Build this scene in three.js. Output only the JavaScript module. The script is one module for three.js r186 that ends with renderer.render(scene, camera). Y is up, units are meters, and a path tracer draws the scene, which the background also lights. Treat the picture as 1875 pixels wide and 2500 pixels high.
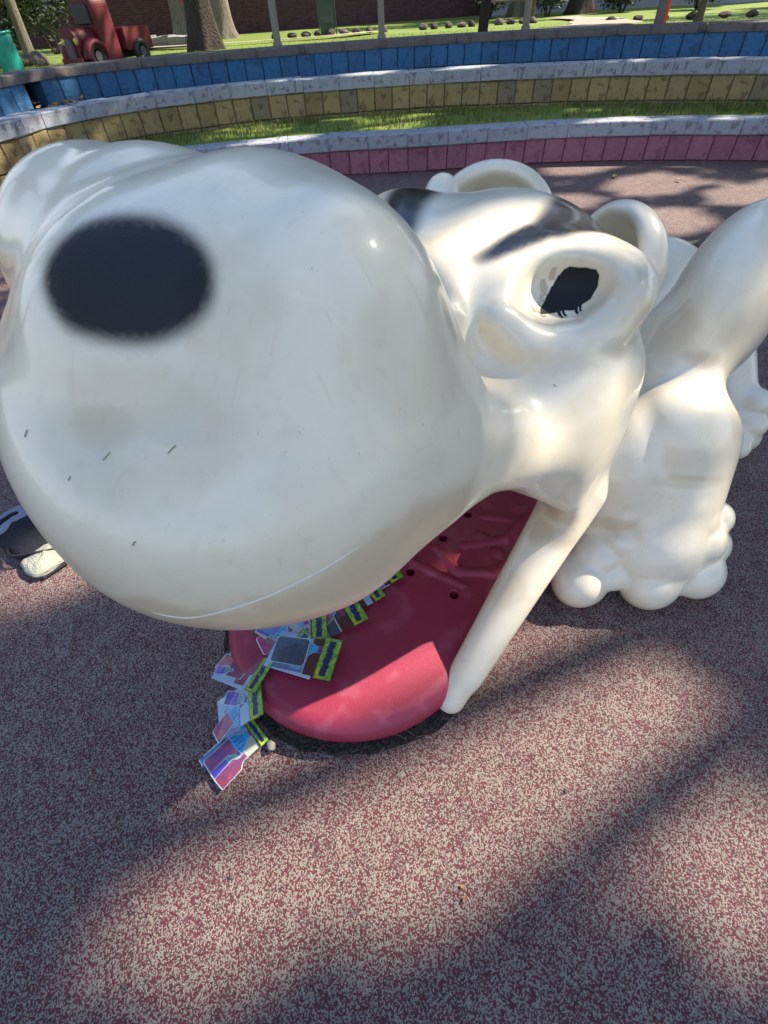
import * as THREE from 'three';
import { mergeGeometries } from 'three/addons/utils/BufferGeometryUtils.js';

// ---------------------------------------------------------------- camera, sky, sun, exposure
const scene = new THREE.Scene();
const camera = new THREE.PerspectiveCamera(94.284, 0.75, 0.02, 1500);
camera.position.set(0, 1.25, 0);
camera.up.set(0.062959, 0.677398, -0.732918);
camera.lookAt(0, 1.25 - 0.734375, -0.678744);
const renderer = new THREE.WebGLRenderer({ antialias: true });
renderer.toneMapping = THREE.LinearToneMapping;
renderer.toneMappingExposure = 2.4;
renderer.shadowMap.enabled = true;
const SKYK = 0.8;
const SUN = new THREE.Vector3(0.687, 0.682, -0.25).normalize();
{ // hazy blue sky with thin broken cloud: one equirectangular picture of the air, sun disc left to the light
  const W = 1024, H = 512, d = new Float32Array(W * H * 4);
  const h2 = (x, y) => { let h = Math.imul(x | 0, 374761393) ^ Math.imul(y | 0, 668265263); h = Math.imul(h ^ (h >>> 13), 1274126177); return ((h ^ (h >>> 16)) >>> 0) / 4294967296; };
  const n2 = (x, y) => { const X = Math.floor(x), Y = Math.floor(y); let a = x - X, b = y - Y; a = a * a * (3 - 2 * a); b = b * b * (3 - 2 * b); const p = h2(X, Y) + (h2(X + 1, Y) - h2(X, Y)) * a, q = h2(X, Y + 1) + (h2(X + 1, Y + 1) - h2(X, Y + 1)) * a; return p + (q - p) * b; };
  for (let j = 0; j < H; j++) for (let i = 0; i < W; i++) {
    const v = (j + 0.5) / H, u = (i + 0.5) / W, el = (v - 0.5) * Math.PI, az = (u - 0.5) * 2 * Math.PI, y = Math.sin(el), x = Math.cos(el) * Math.cos(az), z = Math.cos(el) * Math.sin(az), k = Math.max(0, y), m = Math.pow(1 - k, 2.6);
    const c = Math.max(0, x * SUN.x + y * SUN.y + z * SUN.z), glow = 0.9 * Math.pow(c, 60) + 0.22 * Math.pow(c, 8);
    const px = x / (k + 0.25) * 2.2, pz = z / (k + 0.25) * 2.2; let f = 0, w = 0.5, s = 1; for (let o = 0; o < 5; o++) { f += w * n2(px * s + o * 9.1, pz * s - o * 4.7); w *= 0.5; s *= 2.1; }
    let cl = Math.min(1, Math.max(0, (f - 0.44) / 0.22)); cl = cl * cl * (3 - 2 * cl) * 0.42;
    const col = [0.14 + 0.51 * m + glow, 0.28 + 0.40 * m + glow * 0.93, 0.60 + 0.10 * m + glow * 0.8], wc = [0.92, 0.93, 0.95], o4 = (j * W + i) * 4, g = y < 0 ? Math.max(0, 1 + y * 6) : 1;
    for (let q = 0; q < 3; q++) d[o4 + q] = y < 0 ? (0.16 + (col[q] - 0.16) * g) * SKYK : (col[q] + (wc[q] - col[q]) * cl) * SKYK; d[o4 + 3] = 1;
  }
  const t = new THREE.DataTexture(d, W, H, THREE.RGBAFormat, THREE.FloatType); t.mapping = THREE.EquirectangularReflectionMapping; t.colorSpace = THREE.LinearSRGBColorSpace; t.magFilter = t.minFilter = THREE.LinearFilter; t.needsUpdate = true;
  scene.background = t; scene.environment = t;
}
const sun = new THREE.DirectionalLight(0xfff2de, 5.0);
sun.position.copy(SUN).multiplyScalar(40);
sun.castShadow = true;
sun.shadow.radius = 1.4;
sun.shadow.mapSize.set(4096, 4096);
Object.assign(sun.shadow.camera, { left: -16, right: 16, top: 16, bottom: -16, near: 1, far: 90 });
sun.shadow.bias = -0.0005;
scene.add(sun);

// ---------------------------------------------------------------- helpers
const { abs, max, min, sqrt, PI, sin, cos, floor, hypot } = Math;
let seed = 12345;
const rnd = () => { seed = (seed + 0x6d2b79f5) | 0; let t = Math.imul(seed ^ (seed >>> 15), 1 | seed); t = (t + Math.imul(t ^ (t >>> 7), 61 | t)) ^ t; return ((t ^ (t >>> 14)) >>> 0) / 4294967296; };
const rr = (a, b) => a + (b - a) * rnd();
const hash3 = (x, y, z) => { let h = Math.imul(x | 0, 374761393) ^ Math.imul(y | 0, 668265263) ^ Math.imul(z | 0, 2147483647 - 98765); h = Math.imul(h ^ (h >>> 13), 1274126177); return ((h ^ (h >>> 16)) >>> 0) / 4294967296; };
const vnoise = (x, y, z) => {
  const X = floor(x), Y = floor(y), Z = floor(z); let a = x - X, b = y - Y, c = z - Z;
  a = a * a * (3 - 2 * a); b = b * b * (3 - 2 * b); c = c * c * (3 - 2 * c);
  const L = (p, q, t) => p + (q - p) * t, h = (i, j, k) => hash3(X + i, Y + j, Z + k);
  return L(L(L(h(0, 0, 0), h(1, 0, 0), a), L(h(0, 1, 0), h(1, 1, 0), a), b), L(L(h(0, 0, 1), h(1, 0, 1), a), L(h(0, 1, 1), h(1, 1, 1), a), b), c);
};
const fbm = (x, y, z, o = 4) => { let s = 0, w = 0.5, f = 1; for (let i = 0; i < o; i++) { s += w * vnoise(x * f + i * 7.3, y * f - i * 3.1, z * f + i * 5.7); w *= 0.5; f *= 2.03; } return s; };
const sstep = (a, b, x) => { const t = min(1, max(0, (x - a) / (b - a))); return t * t * (3 - 2 * t); };
const names = {};
const numbered = (n) => { const k = names[n] = (names[n] ?? -1) + 1; return k ? `${n}_${String(k).padStart(3, '0')}` : n; };
const shade = (o) => { o.traverse((m) => { if (m.isMesh) { m.castShadow = true; m.receiveShadow = true; } }); return o; };
function tag(o, label, category, group) { o.userData = { ...o.userData, label, category }; if (group) o.userData.group = group; return o; }
function thing(name, label, category, pos = [0, 0, 0], turn = 0, group) {
  const o = new THREE.Group(); o.name = numbered(name); o.position.set(...pos); o.rotation.y = turn; scene.add(o); return tag(o, label, category, group);
}
function part(name, geo, mat, parent) { const m = new THREE.Mesh(geo, mat); m.name = name; m.castShadow = m.receiveShadow = true; parent.add(m); return m; }
function struct(name, geo, mat) { const m = part(name, geo, mat, scene); m.userData = { kind: 'structure' }; return m; }
const std = (c, rough = 0.8, extra = {}) => new THREE.MeshStandardMaterial({ color: c, roughness: rough, ...extra });
const lin = (r, g, b) => new THREE.Color().setRGB(r, g, b);
function dataTex(n, fill, srgb = false, repeat = true) {   // fill(x, y) -> [r,g,b] 0..255
  const d = new Uint8Array(n * n * 4);
  for (let y = 0; y < n; y++) for (let x = 0; x < n; x++) { const c = fill(x, y), o = (y * n + x) * 4; d[o] = c[0]; d[o + 1] = c[1]; d[o + 2] = c[2]; d[o + 3] = 255; }
  const t = new THREE.DataTexture(d, n, n); t.magFilter = THREE.LinearFilter; t.minFilter = THREE.LinearMipmapLinearFilter; t.generateMipmaps = true;
  if (srgb) t.colorSpace = THREE.SRGBColorSpace; if (repeat) t.wrapS = t.wrapT = THREE.RepeatWrapping; t.needsUpdate = true; return t;
}
const sr = (v) => 255 * (v <= 0.0031308 ? 12.92 * v : 1.055 * Math.pow(v, 1 / 2.4) - 0.055);   // linear -> sRGB byte
function chamferBox(w, h, d, b = 0.006) {      // centred box with bevelled edges, uv in metres
  const s = new THREE.Shape(); const x = w / 2 - b, y = h / 2 - b;
  s.moveTo(-x, -y); s.lineTo(x, -y); s.lineTo(x, y); s.lineTo(-x, y); s.closePath();
  const g = new THREE.ExtrudeGeometry(s, { depth: d - 2 * b, bevelEnabled: true, bevelThickness: b, bevelSize: b, bevelSegments: 1 });
  g.translate(0, 0, -(d - 2 * b) / 2); return g;
}
function tube(pts, r, seg = 24, rad = 8, taper) {
  const c = new THREE.CatmullRomCurve3(pts.map((p) => new THREE.Vector3(...p)));
  const g = new THREE.TubeGeometry(c, seg, r, rad, false);
  if (taper) { const p = g.attributes.position; for (let i = 0; i <= seg; i++) { const ce = c.getPointAt(i / seg), k = taper(i / seg); for (let j = 0; j <= rad; j++) { const q = i * (rad + 1) + j; p.setXYZ(q, ce.x + (p.getX(q) - ce.x) * k, ce.y + (p.getY(q) - ce.y) * k, ce.z + (p.getZ(q) - ce.z) * k); } } g.computeVertexNormals(); }
  return g;
}
function at(g, x, y, z, ry = 0, rx = 0, rz = 0) { const m = new THREE.Matrix4().compose(new THREE.Vector3(x, y, z), new THREE.Quaternion().setFromEuler(new THREE.Euler(rx, ry, rz, 'YXZ')), new THREE.Vector3(1, 1, 1)); return g.clone().applyMatrix4(m); }
// ---------------------------------------------------------------- ground: granule floor, tiers, lawn
function granuleTextures() {
  const n = 2048, cs = 3.6, gcell = Math.ceil(n / cs), real = n / gcell;
  const px = new Float32Array(gcell * gcell), py = new Float32Array(gcell * gcell), kind = new Uint8Array(gcell * gcell), ton = new Float32Array(gcell * gcell);
  for (let j = 0; j < gcell; j++) for (let i = 0; i < gcell; i++) {
    const k = j * gcell + i; px[k] = (i + rr(0.05, 0.95)) * real; py[k] = (j + rr(0.05, 0.95)) * real;
    const patch = fbm(i / 14, j / 14, 3, 3); const r = rnd() + (patch - 0.47) * 0.55;
    kind[k] = r < 0.455 ? 0 : r < 0.86 ? 1 : r < 0.95 ? 2 : 3; ton[k] = rr(0.72, 1.15);
  }
  const pal = [[0.28, 0.25, 0.215], [0.128, 0.025, 0.038], [0.06, 0.02, 0.027], [0.12, 0.10, 0.10]];
  const col = new Uint8Array(n * n * 4), bmp = new Uint8Array(n * n * 4);
  for (let y = 0; y < n; y++) for (let x = 0; x < n; x++) {
    const ci = floor(x / real), cj = floor(y / real); let b1 = 1e9, b2 = 1e9, bk = 0;
    for (let dj = -1; dj <= 1; dj++) for (let di = -1; di <= 1; di++) {
      const ii = (ci + di + gcell) % gcell, jj = (cj + dj + gcell) % gcell, k = jj * gcell + ii;
      let dx = px[k] - x, dy = py[k] - y; if (dx > n / 2) dx -= n; if (dx < -n / 2) dx += n; if (dy > n / 2) dy -= n; if (dy < -n / 2) dy += n;
      const d = dx * dx + dy * dy; if (d < b1) { b2 = b1; b1 = d; bk = k; } else if (d < b2) b2 = d;
    }
    const edge = sqrt(b2) - sqrt(b1), h = min(1, edge / 2.2), o = (y * n + x) * 4, c = pal[kind[bk]], t = ton[bk];
    const g = edge < 0.45 ? 0.6 : 1;           // shade in the gaps between granules, painted into the colour
    col[o] = sr(min(1, c[0] * t * g)); col[o + 1] = sr(min(1, c[1] * t * g)); col[o + 2] = sr(min(1, c[2] * t * g)); col[o + 3] = 255;
    const v = 255 * (0.25 + 0.75 * sqrt(h)) * (0.75 + 0.25 * (t - 0.72) / 0.43); bmp[o] = bmp[o + 1] = bmp[o + 2] = v; bmp[o + 3] = 255;
  }
  const mk = (d, s) => { const t = new THREE.DataTexture(d, n, n); t.magFilter = THREE.LinearFilter; t.minFilter = THREE.LinearMipmapLinearFilter; t.generateMipmaps = true; t.wrapS = t.wrapT = THREE.RepeatWrapping; if (s) t.colorSpace = THREE.SRGBColorSpace; t.needsUpdate = true; return t; };
  return [mk(col, true), mk(bmp, false)];
}
const [granCol, granBump] = granuleTextures();
const TILE = 1.5;
{
  const g = new THREE.PlaneGeometry(20, 20, 160, 160); g.rotateX(-PI / 2);
  const p = g.attributes.position, uv = g.attributes.uv, c = new Float32Array(p.count * 3);
  for (let i = 0; i < p.count; i++) {
    const x = p.getX(i), z = p.getZ(i); uv.setXY(i, x / TILE, z / TILE);
    const w = 0.8 + 0.42 * fbm(x * 0.9 + 5, 2, z * 0.9, 4); c[i * 3] = w; c[i * 3 + 1] = w * 0.985; c[i * 3 + 2] = w * 0.97;
  }
  g.setAttribute('color', new THREE.BufferAttribute(c, 3));
  struct('playground_floor', g, new THREE.MeshStandardMaterial({ map: granCol, bumpMap: granBump, bumpScale: 0.0035, roughness: 0.72, vertexColors: true }));
}
const curve = (pts) => { const c = new THREE.CatmullRomCurve3(pts.map((p) => new THREE.Vector3(p[0], 0, p[1]))); c.arcLengthDivisions = 600; return c; };
const C_PINK = curve([[-5.3, -1.6], [-4.5, -3.6], [-3.2, -5.1], [-1.6, -5.8], [-0.41, -5.98], [0.58, -5.94], [1.78, -5.96], [2.6, -5.86], [3.35, -5.68], [4.6, -5.2], [6.2, -4.2], [7.4, -2.6]]);
const C_YEL = curve([[-5.9, -2.1], [-4.4, -3.4], [-3.5, -4.4], [-3.05, -5.1], [-2.85, -5.8], [-2.4, -6.38], [-1.85, -6.72], [-1.2, -7.0], [-0.11, -7.16], [0.7, -7.2], [1.42, -7.13], [2.38, -6.98], [3.41, -6.64], [4.5, -6.1], [6.4, -5.0], [8.2, -3.0]]);
const C_BLUE = curve([[-6.5, -2.6], [-4.8, -4.0], [-3.75, -5.0], [-3.3, -5.7], [-3.02, -6.5], [-2.5, -7.0], [-1.62, -7.38], [-0.3, -7.68], [0.76, -7.84], [1.6, -7.8], [3.05, -7.46], [4.4, -6.78], [5.6, -6.1], [7.2, -4.9], [9.0, -3.0]]);
// outward side of a curve point
const outAt = (c, u) => { const t = c.getTangentAt(u); return new THREE.Vector3(t.z, 0, -t.x); };   // curves run left to right, so this points away from the camera
function ribbon(cA, offA, cB, offB, yA, yB, n = 160, m = 4, rough = 0) {
  const P = [], U = [], I = []; let La = cA.getLength();
  for (let i = 0; i <= n; i++) {
    const u = i / n, a = cA.getPointAt(u).addScaledVector(outAt(cA, u), offA); const b = cB.getPointAt(u).addScaledVector(outAt(cB, u), offB);
    for (let j = 0; j <= m; j++) { const k = j / m, x = a.x + (b.x - a.x) * k, z = a.z + (b.z - a.z) * k; P.push(x, yA + (yB - yA) * k + (rough ? rough * (fbm(x * 3, 1, z * 3) - 0.5) : 0), z); U.push(x, z); }
  }
  for (let i = 0; i < n; i++) for (let j = 0; j < m; j++) { const q = i * (m + 1) + j; I.push(q, q + m + 1, q + 1, q + 1, q + m + 1, q + m + 2); }
  const g = new THREE.BufferGeometry(); g.setAttribute('position', new THREE.Float32BufferAttribute(P, 3)); g.setAttribute('uv', new THREE.Float32BufferAttribute(U, 2)); g.setIndex(I); g.computeVertexNormals(); return g;
}
const yLawn = (r) => 0.86 - 0.025 * (min(r, 24) - 8);
const grassTex = dataTex(512, (x, y) => { const a = fbm(x / 9, y / 3, 1, 3), b = fbm(x / 60, y / 60, 9, 3), s = 0.6 + 0.9 * a; const dry = sstep(0.5, 0.75, b); return [sr((0.135 + 0.08 * dry) * s), sr((0.20 + 0.0 * dry) * s), sr(0.022 * s + 0.02 * dry)]; }, true);
const soilTex = dataTex(256, (x, y) => { const a = fbm(x / 5, y / 5, 4, 4), v = 0.03 + 0.13 * a * a * 2; return [sr(v * 1.15), sr(v * 0.95), sr(v * 0.8)]; }, true);
const paveTex = dataTex(256, (x, y) => { const a = fbm(x / 4, y / 4, 2, 3), b = fbm(x / 40, y / 40, 5, 3), v = 0.08 + 0.14 * a * (0.5 + b); return [sr(v), sr(v * 0.9), sr(v * 0.92)]; }, true);
struct('grass_terrace', ribbon(C_PINK, 0.1, C_YEL, 0.1, 0.31, 0.325, 160, 6, 0.03), std(0xffffff, 0.95, { map: grassTex }));
struct('paved_terrace', ribbon(C_YEL, 0.1, C_BLUE, 0.1, 0.615, 0.63, 160, 4, 0.012), std(0xffffff, 0.9, { map: paveTex }));
{ // lawn: one sheet from the top wall out to the horizon, all the way round
  const P = [], U = [], I = [], C = [], na = 220, nr = 46;
  for (let i = 0; i <= na; i++) {
    const th = -PI + 2 * PI * i / na, front = 1 - sstep(1.22, 1.75, abs(th));
    let r0 = 9.6; if (abs(th) < 1.3) { let best = 1e9; for (let k = 0; k <= 200; k++) { const q = C_BLUE.getPointAt(k / 200), a = Math.atan2(q.x - 0.4, -q.z); if (abs(a - th) < best) { best = abs(a - th); r0 = hypot(q.x - 0.4, q.z) + 0.12; } } }
    for (let j = 0; j <= nr; j++) {
      const k = j / nr, r = r0 + (400 - r0) * Math.pow(k, 3.2), x = 0.4 + r * sin(th), z = -r * cos(th);
      P.push(x, max(0.004 + k * 0.02, (yLawn(r) + 0.05 * (fbm(x * 0.5, 3, z * 0.5) - 0.5) * sstep(8, 10, r)) * front), z); U.push(x / 2, z / 2);
      const w = 0.75 + 0.5 * fbm(x * 0.35, 8, z * 0.35); C.push(w, w, w);
    }
  }
  for (let i = 0; i < na; i++) for (let j = 0; j < nr; j++) { const q = i * (nr + 1) + j; I.push(q, q + 1, q + nr + 1, q + 1, q + nr + 2, q + nr + 1); }
  const g = new THREE.BufferGeometry(); g.setAttribute('position', new THREE.Float32BufferAttribute(P, 3)); g.setAttribute('uv', new THREE.Float32BufferAttribute(U, 2)); g.setAttribute('color', new THREE.Float32BufferAttribute(C, 3)); g.setIndex(I); g.computeVertexNormals();
  struct('lawn', g, std(0xffffff, 0.95, { map: grassTex, vertexColors: true, side: THREE.DoubleSide }));
}
const lawnY = (x, z) => yLawn(hypot(x - 0.4, z));
// ---------------------------------------------------------------- block walls
const wearTex = (base, s0) => dataTex(256, (x, y) => {
  const a = fbm(x / 3, y / 3, s0, 3), b = fbm(x / 22, y / 22, s0 + 4, 4), chip = sstep(0.56, 0.70, fbm(x / 26, y / 26, s0 + 9, 5)) * base; const v = (0.72 + 0.5 * a) * (0.8 + 0.4 * b);
  return [sr(min(1, v * (1 - 0.5 * chip))), sr(min(1, v * (1 - 0.60 * chip))), sr(min(1, v * (1 - 0.58 * chip)))];
}, true);
const wearA = wearTex(0.5, 1), wearB = wearTex(0.8, 17);
const roughBump = dataTex(256, (x, y) => { const v = 255 * fbm(x / 4, y / 4, 31, 5); return [v, v, v]; });
const blockMat = (c, map) => new THREE.MeshStandardMaterial({ color: c, map, bumpMap: roughBump, bumpScale: 0.006, roughness: 0.85 });
const uvShift = (g, dx, dy, k = 2.2) => { const h = g.clone(), u = h.attributes.uv; for (let i = 0; i < u.count; i++) u.setXY(i, u.getX(i) * k + dx, u.getY(i) * k + dy); return h; };
function rockFace(g, amt, s) { const p = g.attributes.position; for (let i = 0; i < p.count; i++) { const x = p.getX(i), y = p.getY(i), z = p.getZ(i); const d = amt * (vnoise(x * 30 + s, y * 30, z * 30) - 0.5); p.setXYZ(i, x + d, y + d * 0.6, z + amt * (vnoise(x * 25 - s, y * 25 + 3, z * 25) - 0.5)); } g.computeVertexNormals(); return g; }
const BW = 0.2, blockGeos = [0, 1, 2, 3, 4, 5, 6, 7].map((k) => uvShift(rockFace(chamferBox(BW - 0.007, 0.198, 0.2, 0.007), 0.004, k * 9.1), k * 0.37, k * 0.61));
const lowGeos = [0, 1].map((k) => uvShift(rockFace(chamferBox(BW - 0.007, 0.15, 0.2, 0.006), 0.004, k * 5.1), k * 0.47, k * 0.21));
const capGeos = [0, 1, 2, 3, 4, 5, 6, 7].map((k) => uvShift(rockFace(chamferBox(0.402, 0.118, 0.25, 0.009), 0.006, k * 3.3), k * 0.29, k * 0.53));
function wall(name, label, c, y, mats, capMats, opt = {}) {
  const t = thing(name, label, 'wall'); const L = c.getLength(), n = floor(L / BW), skip = opt.skip || (() => false);
  const put = (nm, g, m, u, off, yy) => { const p = c.getPointAt(u).addScaledVector(outAt(c, u), off), tg = c.getTangentAt(u); const k = part(nm, g, m, t); k.position.set(p.x, yy + rr(-0.0025, 0.0025), p.z); k.rotation.set(rr(-0.012, 0.012), -Math.atan2(tg.z, tg.x), rr(-0.006, 0.006)); return k; };
  for (let i = 0; i < n; i++) {
    const u = (i + 0.5) * BW / L; if (u < (opt.u0 ?? 0.1) || u > (opt.u1 ?? 0.9) || skip(c.getPointAt(u))) continue;
    put('block', blockGeos[floor(rnd() * 8)], mats[floor(rnd() * mats.length)], u, 0.1 + rr(-0.004, 0.004), y + 0.1);
    if (opt.low) put('block', lowGeos[i % 2], mats[floor(rnd() * mats.length)], u, 0.104, y - 0.082);
    if (i % 2 === 0 && capMats) { const v = (i + 1) * BW / L; put('cap_block', capGeos[floor(rnd() * 8)], capMats[floor(rnd() * capMats.length)], v, (opt.capOff ?? 0.105) + rr(-0.006, 0.006), y + 0.262); }
  }
  // mortar bed: a continuous strip just behind the block faces
  const P = [], I = [], U = []; const m = 260; let k = 0;
  for (let i = 0; i <= m; i++) { const u = (opt.u0 ?? 0.1) + ((opt.u1 ?? 0.9) - (opt.u0 ?? 0.1)) * i / m, p = c.getPointAt(u), o = outAt(c, u); for (const [d, yy] of [[0.013, y - 0.17], [0.013, opt.top ?? y + 0.315]]) { P.push(p.x + o.x * d, yy, p.z + o.z * d); U.push(u * L * 2, yy * 2); } if (i && !skip(p)) { const q = i * 2; I.push(q - 2, q, q - 1, q - 1, q, q + 1); } }
  const g = new THREE.BufferGeometry(); g.setAttribute('position', new THREE.Float32BufferAttribute(P, 3)); g.setAttribute('uv', new THREE.Float32BufferAttribute(U, 2)); g.setIndex(I); g.computeVertexNormals(); part('mortar', g, opt.mortar, t);
  return t;
}
const tones = (r, g, b, map, k = 5, v = 0.14) => [...Array(k)].map(() => { const s = rr(1 - v, 1 + v), q = rr(-0.02, 0.02); return blockMat(lin(r * s + q * 0.4, g * s + q * 0.3, b * s + q * 0.3), map); });
const pinkM = tones(0.34, 0.135, 0.18, wearA), yelM = [...tones(0.31, 0.235, 0.105, wearB, 5), ...tones(0.24, 0.20, 0.12, wearB, 1)], bluM = tones(0.035, 0.14, 0.29, wearA, 5, 0.12);
const capM = tones(0.35, 0.38, 0.42, wearB, 5, 0.1), greyM = tones(0.13, 0.115, 0.105, wearA, 3, 0.08);
const mort = (r, g, b) => std(lin(r, g, b), 0.95, { map: wearA, side: THREE.DoubleSide });
wall('pink_block_wall', 'lowest pink painted concrete block wall with pale caps, nearest the sculpture', C_PINK, 0.005, pinkM, capM, { u0: 0.12, u1: 0.9, mortar: mort(0.12, 0.03, 0.055) });
wall('yellow_block_wall', 'faded yellow concrete block wall with pale caps, behind the grass strip', C_YEL, 0.355, yelM, capM, { low: true, mortar: mort(0.06, 0.05, 0.03) });
const gap = (p) => p.x < -2.9 && p.z < -6.16 && p.z > -6.42;
wall('blue_block_wall', 'blue painted concrete block wall, topmost tier below the lawn', C_BLUE, 0.645, bluM, null, { low: true, skip: gap, top: 0.845, mortar: mort(0.004, 0.02, 0.055) });
{ // bank of earth behind the top wall
  const g = ribbon(C_BLUE, 0.205, C_BLUE, 0.27, 0.5, 0.885, 200, 3, 0.03); struct('earth_bank', g, std(lin(0.55, 0.5, 0.45), 0.95, { map: soilTex, side: THREE.DoubleSide }));
}
{ // grey concrete strip on top of the blue wall
  const t = thing('concrete_coping', 'long grey concrete coping strip on top of the blue block wall', 'coping'); const L = C_BLUE.getLength(), st = 0.9;
  for (let i = 0; i < floor(L / st); i++) {
    const u0 = i * st / L, u1 = min(1, (i + 0.993) * st / L); if (u0 < 0.08 || u1 > 0.92) continue; const m = 6, P = [], U = [], I = [];
    if (gap(C_BLUE.getPointAt((u0 + u1) / 2))) continue;
    for (let k = 0; k <= m; k++) { const u = u0 + (u1 - u0) * k / m, p = C_BLUE.getPointAt(u), o = outAt(C_BLUE, u), w = 0.004 * (vnoise(u * 300, 1, 1) - 0.5);
      for (const [d, y] of [[-0.012, 0.842], [-0.012 + w, 0.90], [0.004, 0.912 + w], [0.15, 0.915 + w], [0.36, 0.912], [0.36, 0.75]]) { P.push(p.x + o.x * d, y, p.z + o.z * d); U.push(u * L * 2, d * 2 + y); } }
    for (let k = 0; k < m; k++) for (let j = 0; j < 5; j++) { const q = k * 6 + j; I.push(q, q + 6, q + 1, q + 1, q + 6, q + 7); }
    for (const k of [0, m]) for (let j = 1; j < 5; j++) I.push(k * 6, k * 6 + j, k * 6 + j + 1);
    const g = new THREE.BufferGeometry(); g.setAttribute('position', new THREE.Float32BufferAttribute(P, 3)); g.setAttribute('uv', new THREE.Float32BufferAttribute(U, 2)); g.setIndex(I); g.computeVertexNormals();
    const mm = greyM[i % 3]; mm.side = THREE.DoubleSide; part('coping_slab', g, mm, t);
  }
}
// ---------------------------------------------------------------- the dog sculpture (frame: l = its left, y up, f = forward)
const smin = (a, b, k) => { const h = max(k - abs(a - b), 0) / k; return min(a, b) - h * h * k * 0.25; };
const smax = (a, b, k) => -smin(-a, -b, k);
const rotM = (ax, ay, az) => { const [a, b, c] = [ax, ay, az].map((d) => d * PI / 180), cx = cos(a), sx = sin(a), cy = cos(b), sy = sin(b), cz = cos(c), sz = sin(c); return [cy * cz, cz * sx * sy - cx * sz, cx * cz * sy + sx * sz, cy * sz, cx * cz + sx * sy * sz, cx * sy * sz - cz * sx, -sy, cy * sx, cx * cy]; };
const E = (c, r, rot) => { const m = rot ? rotM(...rot) : null, [cx, cy, cz] = c, [rx, ry, rz] = r, rm = min(...r); return (x, y, z) => {
  let a = x - cx, b = y - cy, d = z - cz; if (m) { const A = m[0] * a + m[3] * b + m[6] * d, B = m[1] * a + m[4] * b + m[7] * d, D = m[2] * a + m[5] * b + m[8] * d; a = A; b = B; d = D; }
  a /= rx; b /= ry; d /= rz; const k0 = sqrt(a * a + b * b + d * d); a /= rx; b /= ry; d /= rz; const k1 = sqrt(a * a + b * b + d * d); return k1 < 1e-6 ? -rm : k0 * (k0 - 1) / k1; }; };
const cap = (p, q, ra, rb) => { const vx = q[0] - p[0], vy = q[1] - p[1], vz = q[2] - p[2], L = vx * vx + vy * vy + vz * vz; return (x, y, z) => { const a = x - p[0], b = y - p[1], c = z - p[2]; let h = (a * vx + b * vy + c * vz) / L; h = h < 0 ? 0 : h > 1 ? 1 : h; const i = a - vx * h, j = b - vy * h, k = c - vz * h; return sqrt(i * i + j * j + k * k) - (ra + (rb - ra) * h); }; };
const chain = (P) => { const c = []; for (let i = 0; i + 1 < P.length; i++) c.push(cap(P[i], P[i + 1], P[i][3], P[i + 1][3])); return (x, y, z) => { let d = 1e9; for (const f of c) d = smin(d, f(x, y, z), 0.02); return d; }; };
const RB = (c, h, r) => (x, y, z) => { const p = abs(x - c[0]) - h[0] + r, q = abs(y - c[1]) - h[1] + r, w = abs(z - c[2]) - h[2] + r, P = max(p, 0), Q = max(q, 0), R = max(w, 0); return sqrt(P * P + Q * Q + R * R) + min(max(p, q, w), 0) - r; };
const SQ = (c, a, b, e, p) => (x, y, z) => { const X = x - c[0], Y = y - c[1], Z = z - c[2], h = (X / a) ** 2 + (Z / e) ** 2, K = Math.pow(Math.pow(h, p / 2) + Math.pow(abs(Y) / b, p), 1 / p); return K < 0.05 ? -b : (K - 1) / K * sqrt(X * X + Y * Y + Z * Z) * 0.8; };
const cheek=E([.175,.935,.10],[.135,.195,.15],[0,0,0]);
const lip=SQ([0,.79,.13],.345,.185,.335,2.8);
const nostril=E([-.03,.975,.19],[.16,.14,.165]);
const under=E([-.12,.88,.2],[.2,.17,.19]);
const core=E([0,.915,.05],[.21,.20,.20]);
const saddle=E([.05,.97,.09],[.17,.155,.13]);
const bridge=cap([0,.83,0],[0,.77,-.45],.13,.15);
const rcheek=E([-.345,.93,.11],[.285,.195,.175]);
const cran=E([0,.80,-.58],[.25,.165,.22]);
const lipside=cap([.25,.79,.02],[.28,.62,-.30],.07,.085);
const chest=E([.37,.29,-.73],[.14,.23,.18]);
const jowl=E([.20,.58,-.42],[.16,.25,.22]);
const plate=RB([.26,.54,-.44],[.125,.26,.16],.11,[0,0,0]);
const eyeb=E([.2,.855,-.46],[.155,.09,.18],[0,-25,0]);
const socket=E([.27,.885,-.37],[.105,.055,.09],[0,-25,0]);
const earO=E([.18,.81,-.775],[.135,.122,.075],[0,-30,0]),earI=E([.15,.83,-.72],[.10,.09,.075],[0,-30,0]);const earF=(x,y,z)=>smax(earO(x,y,z),-earI(x,y,z),.025);
const earRo=E([-.20,.82,-.83],[.165,.14,.075],[0,30,0]),earRi=E([-.165,.84,-.775],[.125,.108,.075],[0,30,0]),earB=cap([-.26,.8,-.66],[-.245,.915,-.66],.045,.042);const earR=(x,y,z)=>smin(smax(earRo(x,y,z),-earRi(x,y,z),.025),earB(x,y,z),.02);
const lid2=chain([[.18,.865,-.27,.016],[.232,.818,-.305,.022],[.282,.812,-.361,.024],[.312,.830,-.417,.024],[.325,.872,-.46,.02]]);
const neck=E([0,.40,-.85],[.30,.22,.26]);
const groove=cap([0,1.2,-.02],[0,.98,.52],.075,.05);
const trunk=cap([0,.32,-1.0],[0,.30,-1.8],.24,.26);
const haunch=E([.375,.62,-1.17],[.135,.255,.27]);
const legU=cap([.34,.56,-1.02],[.38,.44,-.90],.12,.13);
const knee=E([.435,.45,-.785],[.115,.11,.12]);
const legL=cap([.46,.38,-.84],[.52,.16,-.74],.15,.15);
const foot=E([.52,.12,-.70],[.15,.13,.15]);
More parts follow.
